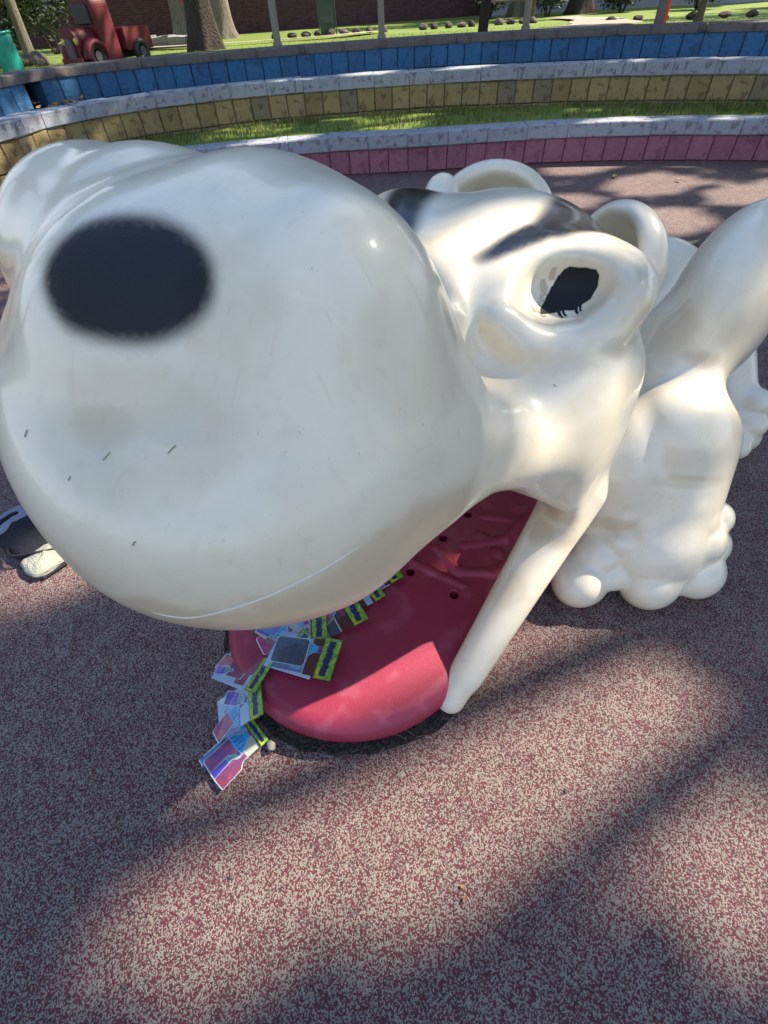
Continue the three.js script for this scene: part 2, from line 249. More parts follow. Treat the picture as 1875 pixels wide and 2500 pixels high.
const toes=[[.435,.065,-.505,.08],[.44,.125,-.575,.07],[.585,.07,-.63,.085],[.58,.15,-.695,.08],[.675,.075,-.735,.075],[.635,.17,-.755,.07],[.665,.11,-.82,.06],[.64,.2,-.83,.05],[.52,.2,-.64,.05],[.475,.19,-.60,.045],[.60,.235,-.755,.055],[.50,.09,-.565,.05],[.635,.06,-.685,.05],[.555,.29,-.745,.06],[.44,.26,-.63,.05]].map(c=>E(c,[c[3],c[3],c[3]*1.15]));
const hleg=cap([.40,.26,-1.62],[.54,.10,-1.52],.10,.075), hfoot0=E([.56,.06,-1.5],[.085,.07,.085]),hf1=E([.60,.05,-1.44],[.04,.045,.045]),hf2=E([.61,.05,-1.51],[.04,.045,.04]),hf3=E([.60,.12,-1.50],[.045,.045,.045]),hf4=E([.58,.19,-1.53],[.045,.045,.045]);const hfoot=(x,y,z)=>{let d=hfoot0(x,y,z);for(const t of [hf1,hf2,hf3,hf4])d=smin(d,t(x,y,z),.012);return d};
const strapA=cap([.358,.042,.02],[.34,.41,-.47],.037,.06),strapB=cap([.372,.09,-.04],[.385,.42,-.45],.012,.03);const strap=(x,y,z)=>smin(strapA(x,y,z),strapB(x,y,z),.05);
const cavA=cap([0,.35,.1],[0,.30,-.7],.30,.33);
const cavB=cap([.33,.575,.09],[.29,.35,-.32],.135,.10);
const cav=(x,y,z)=>smin(cavA(x,y,z),cavB(x,y,z),.06);
const sdfD=(x0,y,z)=>{const x=abs(x0);
 let d=lip(x,y,z);
 d=smin(d,cheek(x,y,z),.10);
 d=smin(d,saddle(x0,y,z),.06);d=smin(d,under(x0,y,z),.10);d=smin(d,rcheek(x0,y,z),.08);d=smin(d,core(x,y,z),.1);d=smin(d,nostril(x0,y,z),.055);
 d=smin(d,bridge(x,y,z),.08);
 d=smin(d,cran(x,y,z),.1);
 d=smin(d,jowl(x,y,z),.14);
 d=smin(d,lipside(x,y,z),.1);
 d=smin(d,plate(x,y,z),.1);
 d=smin(d,eyeb(x,x0<0?y-.018:y,z),.05);
 d=smax(d,-socket(x,y,z),.075);
 d=smin(d,lid2(x,y,z),.045);
 d=smin(d,neck(x,y,z),.12);
 d=smax(d,-cav(x,y,z),.06);
 d=smin(d,x0<0?earR(x0,y,z):earF(x,y,z),.04);
 let b=trunk(x,y,z);b=smin(b,haunch(x,x0<0?y+.13:y,z),.1);b=smin(b,legU(x,y,z),.05);b=smin(b,chest(x,y,z),.04);b=smin(b,knee(x,y,z),.02);b=smin(b,legL(x,y,z),.06);b=smin(b,foot(x,y,z),.06);for(const t of toes)b=smin(b,t(x,y,z),.013);
 b=smin(b,hleg(x,y,z),.1);b=smin(b,hfoot(x,y,z),.05);
 b=smax(b,-cav(x,y,z),.06);
 d=smin(d,b,.05);
 d=smin(d,strap(x,y,z),.05);
 return d};

// surface nets on the sparse blocks that the surface crosses; every vertex is then pulled onto the surface
function meshSDF(f, lo, hi, h, slack = 1.5) {
  const B = 8, nx = Math.ceil((hi[0] - lo[0]) / h / B) * B + 1, ny = Math.ceil((hi[1] - lo[1]) / h / B) * B + 1, nz = Math.ceil((hi[2] - lo[2]) / h / B) * B + 1;
  const V = new Float32Array(nx * ny * nz).fill(9), id = (i, j, k) => (k * ny + j) * nx + i, act = [];
  for (let k = 0; k < nz - 1; k += B) for (let j = 0; j < ny - 1; j += B) for (let i = 0; i < nx - 1; i += B) {
    const d = f(lo[0] + (i + B / 2) * h, lo[1] + (j + B / 2) * h, lo[2] + (k + B / 2) * h);
    if (abs(d) > 0.87 * B * h * slack) { if (d < 0) for (let c = 0; c <= B; c++) for (let b = 0; b <= B; b++) for (let a = 0; a <= B; a++) { const q = id(i + a, j + b, k + c); if (V[q] === 9) V[q] = -8; } continue; }
    act.push([i, j, k]);
    for (let c = 0; c <= B; c++) for (let b = 0; b <= B; b++) for (let a = 0; a <= B; a++) { const q = id(i + a, j + b, k + c); if (V[q] > 8 || V[q] < -7) V[q] = f(lo[0] + (i + a) * h, lo[1] + (j + b) * h, lo[2] + (k + c) * h); }
  }
  const vid = new Map(), pos = [], idx = [];
  const cell = (i, j, k) => {
    const q = id(i, j, k); if (vid.has(q)) return vid.get(q);
    let n = 0, X = 0, Y = 0, Z = 0; const c = (a, b, d) => V[id(i + a, j + b, k + d)];
    const edge = (a, b, d, e, g, m) => { const u = c(a, b, d), w = c(e, g, m); if ((u < 0) !== (w < 0)) { const t = u / (u - w); X += a + (e - a) * t; Y += b + (g - b) * t; Z += d + (m - d) * t; n++; } };
    for (let a = 0; a < 2; a++) for (let b = 0; b < 2; b++) { edge(0, a, b, 1, a, b); edge(a, 0, b, a, 1, b); edge(a, b, 0, a, b, 1); }
    const v = pos.length / 3; if (!n) { n = 2; X = Y = Z = 1; } pos.push(lo[0] + (i + X / n) * h, lo[1] + (j + Y / n) * h, lo[2] + (k + Z / n) * h); vid.set(q, v); return v;
  };
  for (const [I, J, K] of act) for (let k = K; k < K + B; k++) for (let j = J; j < J + B; j++) for (let i = I; i < I + B; i++) {
    const s = V[id(i, j, k)] < 0; if (i === 0 || j === 0 || k === 0) continue;
    for (let ax = 0; ax < 3; ax++) {
      const o = V[id(i + (ax === 0), j + (ax === 1), k + (ax === 2))] < 0; if (o === s) continue;
      const u = ax === 0 ? [0, 1, 0] : ax === 1 ? [0, 0, 1] : [1, 0, 0], w = ax === 0 ? [0, 0, 1] : ax === 1 ? [1, 0, 0] : [0, 1, 0];
      const a = cell(i, j, k), b = cell(i - u[0], j - u[1], k - u[2]), c = cell(i - u[0] - w[0], j - u[1] - w[1], k - u[2] - w[2]), d = cell(i - w[0], j - w[1], k - w[2]);
      if (s) idx.push(a, b, c, a, c, d); else idx.push(a, c, b, a, d, c);
    }
  }
  const nv = pos.length / 3, nor = new Float32Array(nv * 3), e = h * 0.25;
  for (let v = 0; v < nv; v++) {
    let x = pos[v * 3], y = pos[v * 3 + 1], z = pos[v * 3 + 2], gx, gy, gz;
    for (let it = 0; it < 3; it++) {
      const d = f(x, y, z); gx = (f(x + e, y, z) - f(x - e, y, z)) / (2 * e); gy = (f(x, y + e, z) - f(x, y - e, z)) / (2 * e); gz = (f(x, y, z + e) - f(x, y, z - e)) / (2 * e);
      const g2 = gx * gx + gy * gy + gz * gz; if (it === 2 || g2 < 1e-4) break; const s = max(-0.6 * h, min(0.6 * h, d / g2 * sqrt(g2))) / sqrt(g2); x -= gx * s; y -= gy * s; z -= gz * s;
    }
    const L = hypot(gx, gy, gz) || 1; pos[v * 3] = x; pos[v * 3 + 1] = y; pos[v * 3 + 2] = z; nor[v * 3] = gx / L; nor[v * 3 + 1] = gy / L; nor[v * 3 + 2] = gz / L;
  }
  return { pos, nor, idx };
}
// splits a mesh into named parts; box-mapped uv in metres, vertex colours from colour(l, y, f, n)
function splitMesh(m, partOf, colour, keep = () => true) {
  const out = {}; const col = new Float32Array(m.pos.length);
  for (let v = 0; v < m.pos.length / 3; v++) { const c = colour(m.pos[v * 3], m.pos[v * 3 + 1], m.pos[v * 3 + 2], m.nor[v * 3], m.nor[v * 3 + 1], m.nor[v * 3 + 2]); col.set(c, v * 3); }
  for (let t = 0; t < m.idx.length; t += 3) {
    const a = m.idx[t], b = m.idx[t + 1], c = m.idx[t + 2]; const g = [0, 1, 2].map((i) => (m.pos[a * 3 + i] + m.pos[b * 3 + i] + m.pos[c * 3 + i]) / 3); if (!keep(...g)) continue;
    const n = [0, 1, 2].map((i) => abs(m.nor[a * 3 + i] + m.nor[b * 3 + i] + m.nor[c * 3 + i])); const ax = n[0] > n[1] && n[0] > n[2] ? 0 : n[1] > n[2] ? 1 : 2;
    const nm = partOf(...g); const o = out[nm] ??= { P: [], N: [], C: [], U: [], I: [], M: new Map() };
    for (const v of [a, b, c]) { const key = v * 3 + ax; let q = o.M.get(key); if (q === undefined) { q = o.P.length / 3; o.M.set(key, q); for (let i = 0; i < 3; i++) { o.P.push(m.pos[v * 3 + i]); o.N.push(m.nor[v * 3 + i]); o.C.push(col[v * 3 + i]); } o.U.push(ax === 0 ? m.pos[v * 3 + 2] : m.pos[v * 3], ax === 1 ? m.pos[v * 3 + 2] : m.pos[v * 3 + 1]); } o.I.push(q); }
  }
  for (const k in out) { const o = out[k], g = new THREE.BufferGeometry(); g.setAttribute('position', new THREE.Float32BufferAttribute(o.P, 3)); g.setAttribute('normal', new THREE.Float32BufferAttribute(o.N, 3)); g.setAttribute('color', new THREE.Float32BufferAttribute(o.C, 3)); g.setAttribute('uv', new THREE.Float32BufferAttribute(o.U, 2)); g.setIndex(o.I); out[k] = g; }
  return out;
}
const dog = thing('dog_sculpture', 'big glossy white dog play sculpture with black nose and open mouth', 'sculpture', [-0.1, 0, -0.73], -PI / 4);
const toDog = (x, y, z) => { const a = x + 0.1, b = z + 0.73; return [(a + b) * Math.SQRT1_2, y, (b - a) * Math.SQRT1_2]; };
const peel = dataTex(1024, (x, y) => { const v = 255 * (0.75 * vnoise(x / 5, y / 5, 1) + 0.25 * vnoise(x / 2.2, y / 2.2, 2)); return [v, v, v]; });
peel.repeat.set(6, 6);
const grime = dataTex(1024, (x, y) => {   // fine stains, specks and rub marks of the old gelcoat
  const a = fbm(x / 90, y / 90, 11, 5), b = fbm(x / 17, y / 21, 12, 3), k = vnoise(x / 2.6, y / 2.6, 13) > 0.965 ? 0.35 : 0, s = sstep(0.70, 0.78, fbm(x / 5, y / 60, 14, 3)) * 0.10, d = 0.03 * sstep(0.48, 0.72, a) + 0.07 * sstep(0.5, 0.75, b) + k * sstep(0.5, 0.62, a) + s;
  return [sr(1 - d * 0.55), sr(1 - d * 0.75), sr(1 - d)];
}, true);
grime.repeat.set(1.25, 1.25);
const gelcoat = new THREE.MeshPhysicalMaterial({ vertexColors: true, map: grime, roughness: 0.34, clearcoat: 0.55, clearcoatRoughness: 0.11, bumpMap: peel, bumpScale: 0.00013 });
const dryPaint = new THREE.MeshPhysicalMaterial({ vertexColors: true, roughness: 0.62, clearcoat: 0.05, clearcoatRoughness: 0.3, bumpMap: peel, bumpScale: 0.0003 });
// painted marks: airbrushed black, with their own ragged spray edge
const inNose = E([0.066, 1.074, 0.266], [0.100, 0.055, 0.086]), markA = cap([0.145, 0.945, -0.49], [0.16, 0.94, -0.64], 0.046, 0.10), markB = cap([0.085, 0.94, -0.34], [0.13, 0.945, -0.46], 0.024, 0.036), markC = cap([-0.13, 0.93, -0.34], [-0.2, 0.94, -0.5], 0.05, 0.055);
const earTan = E([-0.17, 0.845, -0.79], [0.10, 0.085, 0.06]);
const stainAndBounce = [[0.075, 0.953, 0.35, 0.05, 0.02, 0.55], [0.12, 0.955, 0.32, 0.15, 0.05, 0.3], [0.256, 0.735, 0.355, 0.14, 0.045, 0.7], [0.314, 0.765, 0.271, 0.14, 0.045, 0.7], [0.347, 0.79, 0.165, 0.14, 0.05, 0.65], [0.17, 0.735, 0.41, 0.14, 0.045, 0.6], [0.35, 0.40, -0.335, 0.075, 0.06, 0.85], [0.345, 0.22, -0.2, 0.045, 0.17, 0.4], [0.44, 0.60, -0.83, 0.1, 0.026, 0.85], [0.45, 0.25, -0.575, 0.09, 0.03, 0.55], [0.55, 0.385, -0.7, 0.1, 0.02, 0.45], [0.333, 0.63, -0.89, 0.09, 0.07, 0.4], [0.30, 0.90, -0.42, 0.1, 0.06, 0.4], [0.5, 0.03, -0.6, 0.22, 0.03, 0.5], [0.27, 0.80, -0.25, 0.1, 0.03, 0.35], [0.3, 1.0, 0.06, 0.1, 0.06, 0.25]];  // tan stains; the lower muzzle ones also paint in warm bounce off the ground
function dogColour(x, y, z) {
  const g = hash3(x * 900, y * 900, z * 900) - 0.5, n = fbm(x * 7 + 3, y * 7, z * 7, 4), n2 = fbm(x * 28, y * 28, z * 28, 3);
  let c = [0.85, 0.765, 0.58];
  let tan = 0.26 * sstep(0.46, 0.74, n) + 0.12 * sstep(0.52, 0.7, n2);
  for (const [a, b, d, r, ry, w] of stainAndBounce) { const q = sqrt(((x - a) / r) ** 2 + ((y - b) / ry) ** 2 + ((z - d) / r) ** 2) + (n - 0.5) * 1.1 + (n2 - 0.5) * 0.7; tan = max(tan, w * (1 - sstep(0.55, 1.15, q))); }
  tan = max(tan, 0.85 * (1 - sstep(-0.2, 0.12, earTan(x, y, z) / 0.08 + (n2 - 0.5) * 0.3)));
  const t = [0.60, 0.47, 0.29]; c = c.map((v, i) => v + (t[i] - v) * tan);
  const spray = (d, w) => 1 - sstep(-w, w, d + (n2 - 0.5) * 0.006);
  const b = max(spray(inNose(x, y, z), 0.0115), spray(markA(x, y, z), 0.018), spray(markB(x, y, z), 0.012), spray(markC(x, y, z), 0.018));
  const k = [0.004, 0.005, 0.008]; return c.map((v, i) => v + (k[i] - v) * b);
}
function dogPart(x, y, z) {
  if (inNose(x, y, z) < 0 && z > 0.1) return 'nose';
  const X = abs(x); if (z > -0.62 && strap(X, y, z) < 0.02 && y < 0.36) return 'lower_lip';
  if ((x < 0 ? earR(x, y, z) : earF(X, y, z)) < 0.012 && y > 0.78 && X > 0.08) return 'ear' + (x > 0 ? '' : ' ');
  if (z < -1.3 && X > 0.34) return 'hind_leg' + (x > 0 ? '' : ' ');
  if (min(legU(X, y, z), legL(X, y, z), foot(X, y, z), knee(X, y, z), ...toes.map((t) => t(X, y, z))) < 0.03 && z < -0.4 && X > 0.3 && y < 0.62) return 'front_leg' + (x > 0 ? '' : ' ');
  if (z < -0.85) return 'torso';
  if (z > -0.1) return 'muzzle';
  if (X > 0.1 && eyeb(X, y, z) < 0.02 && y > 0.8) return 'eyelid' + (x > 0 ? '' : ' ');
  return 'head';
}
{
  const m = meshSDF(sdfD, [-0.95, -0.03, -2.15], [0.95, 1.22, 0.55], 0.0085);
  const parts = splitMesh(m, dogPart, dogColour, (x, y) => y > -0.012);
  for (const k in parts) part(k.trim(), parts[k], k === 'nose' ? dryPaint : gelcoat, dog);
}
// point on the skin nearest p, lifted by off
function onSkin(p, off, f = sdfD) { let [x, y, z] = p; const e = 0.001; for (let i = 0; i < 6; i++) { const gx = f(x + e, y, z) - f(x - e, y, z), gy = f(x, y + e, z) - f(x, y - e, z), gz = f(x, y, z + e) - f(x, y, z - e), L = hypot(gx, gy, gz), d = f(x, y, z) - off; x -= gx / L * d * 0.9; y -= gy / L * d * 0.9; z -= gz / L * d * 0.9; } return [x, y, z]; }
function inside(poly, x, y) { let c = false; for (let i = 0, j = poly.length - 1; i < poly.length; j = i++) { const [a, b] = poly[i], [d, e] = poly[j]; if ((b > y) !== (e > y) && x < (d - a) * (y - b) / (e - b) + a) c = !c; } return c; }
// a layer of paint: polygons in a tangent plane (centre o, unit axes u and v, metres), laid onto the skin
function paintLayer(o, u, v, polys, step, off) {
  const P = [], I = [], M = new Map(); let x0 = 9, x1 = -9, y0 = 9, y1 = -9; for (const q of polys) for (const [a, b] of q) { x0 = min(x0, a); x1 = max(x1, a); y0 = min(y0, b); y1 = max(y1, b); }
  const nx = Math.ceil((x1 - x0) / step), ny = Math.ceil((y1 - y0) / step);
  const vert = (i, j) => { const k = j * 4096 + i; if (M.has(k)) return M.get(k); const a = x0 + i * step, b = y0 + j * step; const p = onSkin([o[0] + u[0] * a + v[0] * b, o[1] + u[1] * a + v[1] * b, o[2] + u[2] * a + v[2] * b], off); M.set(k, P.length / 3); P.push(...p); return P.length / 3 - 1; };
  for (let j = 0; j < ny; j++) for (let i = 0; i < nx; i++) { const a = x0 + (i + 0.5) * step, b = y0 + (j + 0.5) * step; if (!polys.some((q) => inside(q, a, b))) continue; const A = vert(i, j), B2 = vert(i + 1, j), C = vert(i + 1, j + 1), D = vert(i, j + 1); I.push(A, B2, C, A, C, D); }
  const g = new THREE.BufferGeometry(); g.setAttribute('position', new THREE.Float32BufferAttribute(P, 3)); g.setIndex(I); g.computeVertexNormals(); return g;
}
const blackPaint = std(lin(0.005, 0.006, 0.009), 0.75, { side: THREE.DoubleSide }), scuff = std(lin(0.34, 0.28, 0.20), 0.8, { side: THREE.DoubleSide }), stainM = std(lin(0.56, 0.46, 0.31), 0.7, { side: THREE.DoubleSide });
{ // black eye paint with its drips, scuffs and stains; a raised mould seam along the lip
  const eyeO = [0.232, 0.862, -0.44], eu = [0.60, 0, -0.80], ev = [-0.22, 0.96, -0.165];
  const eyePoly = [[-0.055, -0.026], [-0.046, -0.010], [-0.03, 0.012], [-0.006, 0.032], [0.02, 0.038], [0.038, 0.033], [0.046, 0.022], [0.047, 0.004], [0.038, -0.013], [0.016, -0.022], [0.004, -0.030], [-0.01, -0.024], [-0.034, -0.027]];
  for (const p of eyePoly) { p[0] = p[0] * 1.26 - 0.004; p[1] = p[1] * 1.26 - 0.004; }
  const drip = (x, y, l, w) => [[x - w, y + 0.006], [x + w, y + 0.006], [x + w * 0.8, y - l * 0.6], [x + w, y - l], [x - w * 0.6, y - l - 0.002], [x - w * 0.7, y - l * 0.5]];
  part('eye', paintLayer(eyeO, eu, ev, [eyePoly, drip(-0.030, -0.034, 0.046, 0.0034), drip(-0.020, -0.034, 0.034, 0.003), drip(0.008, -0.038, 0.052, 0.0042), drip(0.019, -0.032, 0.034, 0.0036)], 0.0013, 0.0012), blackPaint, dog);
  const blob = (x, y, r, k) => [...Array(9)].map((_, i) => { const a = i / 9 * 2 * PI, q = r * (0.6 + 0.7 * hash3(k, i, 7)); return [x + cos(a) * q, y + sin(a) * q * 1.3]; });
  part('worn_patch', paintLayer(eyeO, eu, ev, [blob(-0.078, -0.02, 0.009, 1), blob(-0.07, -0.03, 0.007, 2), blob(-0.066, -0.045, 0.007, 3), blob(-0.06, -0.005, 0.005, 4), blob(-0.052, 0.006, 0.005, 5), blob(-0.045, 0.018, 0.005, 6), blob(-0.034, 0.026, 0.004, 8)], 0.0014, 0.0009), stainM, dog);
  const mark = (p, q, w) => { const a = onSkin(p, 0.0006), b = onSkin(q, 0.0006); return tube([a, onSkin(p.map((v, i) => (v + q[i]) / 2 + (i === 1 ? 0.0015 : 0)), 0.0006), b], w, 6, 5); };
  for (const [p, q] of [[[0.106, 0.940, 0.365], [0.104, 0.930, 0.372]], [[0.163, 0.949, 0.318], [0.160, 0.940, 0.326]], [[-0.012, 0.931, 0.402], [-0.012, 0.922, 0.405]], [[0.08, 0.919, 0.407], [0.079, 0.914, 0.409]], [[0.176, 0.879, 0.4], [0.173, 0.874, 0.403]], [[0.300, 0.775, -0.28], [0.300, 0.765, -0.285]]]) part('scuff_mark', mark(p, q, 0.0007), scuff, dog);
  const seamM = new THREE.MeshPhysicalMaterial({ color: lin(0.74, 0.70, 0.62), roughness: 0.4, clearcoat: 0.3 });
  const seam = (pts, w) => tube(pts.map((p) => onSkin(p, -w * 0.35)), w, 60, 6, (k) => 0.35 + 0.65 * sstep(0, 0.2, k) * (1 - sstep(0.75, 1, k)));
  part('mould_seam', seam([[0.121, 0.757, 0.444], [0.171, 0.752, 0.420], [0.203, 0.756, 0.400], [0.233, 0.771, 0.378], [0.264, 0.788, 0.346], [0.291, 0.804, 0.311], [0.315, 0.820, 0.268], [0.330, 0.833, 0.230], [0.339, 0.840, 0.200]], 0.0022), seamM, dog);
  part('mould_seam', seam([[0.341, 0.68, -0.11], [0.340, 0.597, -0.208], [0.358, 0.554, -0.255], [0.383, 0.478, -0.331]], 0.0028), seamM, dog);
}

// ---- tongue: a thick pad on the ground with drain holes and a raised relief towards the throat
const holes = [[0.055, -0.18], [0.05, -0.345], [0.05, -0.475], [0.2, -0.2], [-0.16, -0.2]];
const relief = [E([-0.05, 0.1, -0.43], [0.09, 0.016, 0.075]), chain([[0.06, 0.1, -0.3, 0.010], [0.16, 0.1, -0.27, 0.012], [0.24, 0.1, -0.33, 0.012], [0.27, 0.1, -0.46, 0.010]]), chain([[0.12, 0.1, -0.36, 0.012], [0.2, 0.1, -0.46, 0.012], [0.2, 0.1, -0.58, 0.010]]), chain([[0.1, 0.1, -0.5, 0.012], [0.17, 0.1, -0.54, 0.010]]), chain([[-0.04, 0.1, -0.2, 0.008], [0.1, 0.1, -0.22, 0.010], [0.2, 0.1, -0.24, 0.008]]), E([0.14, 0.1, -0.42], [0.022, 0.012, 0.02]), E([0.21, 0.1, -0.4], [0.018, 0.012, 0.018]), E([0.16, 0.1, -0.6], [0.02, 0.012, 0.02])];
function tongueD(x, y, z) {
  const zz = z > 0 ? z : 0, r = sqrt(x * x + zz * zz) - 0.315, q = y - 0.055, a = max(r, 0), dent = 0.006 * Math.exp(-(((x + 0.02) / 0.12) ** 2 + ((z - 0.05) / 0.2) ** 2));
  let d = sqrt(a * a + q * q) - 0.045 + dent; d = max(d, -0.72 - z);
  for (const f of relief) d = smin(d, f(x, y, z), 0.012);
  for (const [hx, hz] of holes) d = smax(d, 0.0125 - hypot(x - hx, z - hz), 0.006);
  return d;
}
{
  const m = meshSDF(tongueD, [-0.38, -0.005, -0.75], [0.38, 0.13, 0.38], 0.006, 1.4);
  const red = new THREE.MeshPhysicalMaterial({ vertexColors: true, roughness: 0.42, clearcoat: 0.25, clearcoatRoughness: 0.25, bumpMap: peel, bumpScale: 0.0006 });
  const parts = splitMesh(m, () => 'tongue', (x, y, z) => { const n = fbm(x * 9, y * 9, z * 9, 4), w = sstep(0.56, 0.72, fbm(x * 22 + 9, 3, z * 22, 4)) * 0.35; return [0.31 * (0.88 + 0.24 * n) + 0.1 * w, 0.021 + 0.08 * w, 0.058 + 0.09 * w]; }, (x, y) => y > 0.004);
  part('tongue', parts.tongue, red, dog);
}
// ---------------------------------------------------------------- around the sculpture: soil gap, stone, leaves, grass
{
  const P = [], U = [], I = [], n = 72; const edge = []; 
  for (let i = 0; i <= n; i++) { const a = -0.25 * PI + (i / n) * 1.5 * PI; edge.push([0.36 * cos(a), 0.36 * sin(a)]); }
  for (let i = 0; i <= n; i++) { const a = PI * 1.12 * (i / n) - 0.06 * PI, w = 0.006 + 0.04 * fbm(i * 0.21, 3, 1, 3); for (let j = 0; j <= 6; j++) { const k = j / 6, r = 0.30 + (0.36 + w - 0.30) * k, l = r * cos(a), f = r * sin(a); P.push(l, 0.002 + 0.012 * sin(PI * k) * fbm(l * 40, 1, f * 40, 3), f); U.push(l * 3, f * 3); } }
  for (let i = 0; i < n; i++) for (let j = 0; j < 6; j++) { const q = i * 7 + j; I.push(q, q + 1, q + 7, q + 1, q + 8, q + 7); }
  const g = new THREE.BufferGeometry(); g.setAttribute('position', new THREE.Float32BufferAttribute(P, 3)); g.setAttribute('uv', new THREE.Float32BufferAttribute(U, 2)); g.setIndex(I); g.computeVertexNormals();
  const m = struct('soil_gap', g, std(lin(0.30, 0.28, 0.26), 0.95, { map: soilTex, bumpMap: roughBump, bumpScale: 0.02, side: THREE.DoubleSide })); m.position.set(-0.1, 0.0, -0.73); m.rotation.y = -PI / 4;
}
function pebble(r, s, sq = 0.7) { const g = new THREE.IcosahedronGeometry(r, 2); const p = g.attributes.position; for (let i = 0; i < p.count; i++) { const x = p.getX(i), y = p.getY(i), z = p.getZ(i), k = 0.75 + 0.5 * vnoise(x / r * 1.6 + s, y / r * 1.6, z / r * 1.6); p.setXYZ(i, x * k, y * k * sq, z * k * 1.15); } g.computeVertexNormals(); return g; }
const stoneM = std(lin(0.36, 0.34, 0.31), 0.9, { bumpMap: roughBump, bumpScale: 0.004 });
const p1 = part('pebble', pebble(0.013, 3), stoneM, scene); p1.position.set(-0.313, 0.016, -0.386); tag(p1, 'pale grey pebble in the dark soil at the front rim of the tongue', 'pebble');
const p2 = part('pebble', pebble(0.005, 8), stoneM, scene); p2.name = 'pebble_001'; p2.position.set(-0.35, 0.012, -0.415); tag(p2, 'tiny pebble in the soil just left of the larger pale pebble', 'pebble');
names.pebble = 1;
function leafGeo(len, wid, curl) { const P = [], I = [], m = 6; for (let i = 0; i <= m; i++) { const t = i / m, w = wid * sin(PI * min(0.97, t + 0.06)) * (1 - 0.25 * t); for (const s of [-1, 0, 1]) P.push((t - 0.5) * len, curl * (s * s * 0.5 + 2 * (t - 0.5) ** 2) * len, s * w / 2); } for (let i = 0; i < m; i++) for (let j = 0; j < 2; j++) { const q = i * 3 + j; I.push(q, q + 1, q + 3, q + 1, q + 4, q + 3); } const g = new THREE.BufferGeometry(); g.setAttribute('position', new THREE.Float32BufferAttribute(P, 3)); g.setIndex(I); g.computeVertexNormals(); return g; }
const leafMs = [[0.42, 0.34, 0.14], [0.30, 0.17, 0.07], [0.22, 0.10, 0.05], [0.36, 0.24, 0.10]].map((c) => std(lin(...c), 0.8, { side: THREE.DoubleSide }));
function dryLeaf(x, z, len, mi, label, y = 0.006, turn = 0) { const m = part(numbered('dry_leaf'), leafGeo(len, len * 0.5, 0.16), leafMs[mi], scene); m.position.set(x, y, z); m.rotation.set(rr(-0.15, 0.15), turn, rr(-0.1, 0.1)); tag(m, label, 'leaf'); }
dryLeaf(2.24, -3.48, 0.10, 0, 'pale yellow fallen leaf lying between the ear and the raised back', 0.01, 0.3);
dryLeaf(2.37, -5.26, 0.10, 3, 'dry leaf on the floor close to the pink wall, right of the far ear', 0.01, 1.1);
dryLeaf(2.85, -5.0, 0.07, 3, 'small pale leaf in the sun patch right of the ears', 0.01, 2.0);
dryLeaf(0.115, -0.072, 0.016, 2, 'brown leaf scrap lying on the speckled floor in the foreground', 0.006, 0.8);
dryLeaf(0.112, -0.092, 0.011, 1, 'second smaller brown leaf scrap touching the foreground one', 0.006, 2.2);
{ // dry grass and twigs at the end of the lip
  const gs = []; for (let i = 0; i < 26; i++) { const a = rr(0, 2 * PI), L = rr(0.02, 0.06), x = 0.235 + rr(-0.03, 0.04), z = -0.505 + rr(-0.05, 0.05); gs.push(tube([[x, 0.004, z], [x + cos(a) * L * 0.5, rr(0.006, 0.018), z + sin(a) * L * 0.5], [x + cos(a) * L, rr(0.003, 0.02), z + sin(a) * L]], 0.0007, 4, 4)); }
  const m = part('dry_grass', mergeGeometries(gs), std(lin(0.36, 0.27, 0.15), 0.9), scene); tag(m, 'tuft of dry straw and twigs beside the end of the white lower lip', 'dry grass'); m.userData.kind = 'stuff';
  const gs2 = []; for (let i = 0; i < 46; i++) { const t = rr(-0.1, 1.15), a0 = PI * t, r = rr(0.362, 0.385), l = r * cos(a0), f = r * sin(a0), x = -0.1 + (l - f) * Math.SQRT1_2, z = -0.73 + (l + f) * Math.SQRT1_2, a = rr(0, 2 * PI), L = rr(0.008, 0.035); gs2.push(tube([[x, 0.012, z], [x + cos(a) * L * 0.5, rr(0.012, 0.022), z + sin(a) * L * 0.5], [x + cos(a) * L, 0.012, z + sin(a) * L]], 0.0007, 3, 4)); }
  const m2 = part('twig_litter', mergeGeometries(gs2), std(lin(0.22, 0.16, 0.10), 0.9), scene); tag(m2, 'scattered bits of twig and straw in the dark soil round the tongue', 'litter'); m2.userData.kind = 'stuff';
}
{ // crumbs of bark, grit and leaf on the floor
  const gs = []; for (let i = 0; i < 110; i++) { const x = rr(-1.4, 1.6), z = rr(-1.6, 0.25); if (hypot(x + 0.1, z + 0.73) < 0.5) continue; const r = rr(0.0015, 0.005); gs.push(rnd() < 0.5 ? at(pebble(r, i), x, r * 0.4, z, rr(0, 6)) : at(leafGeo(r * 4, r * 1.6, 0.2), x, 0.003, z, rr(0, 6))); }
  const m = part('floor_litter', mergeGeometries(gs.map((g) => { const h = g.index ? g.toNonIndexed() : g; h.deleteAttribute('uv'); return h; })), std(lin(0.09, 0.07, 0.06), 0.9, { side: THREE.DoubleSide }), scene); tag(m, 'scattered crumbs of bark and grit on the speckled floor', 'litter'); m.userData.kind = 'stuff';
}
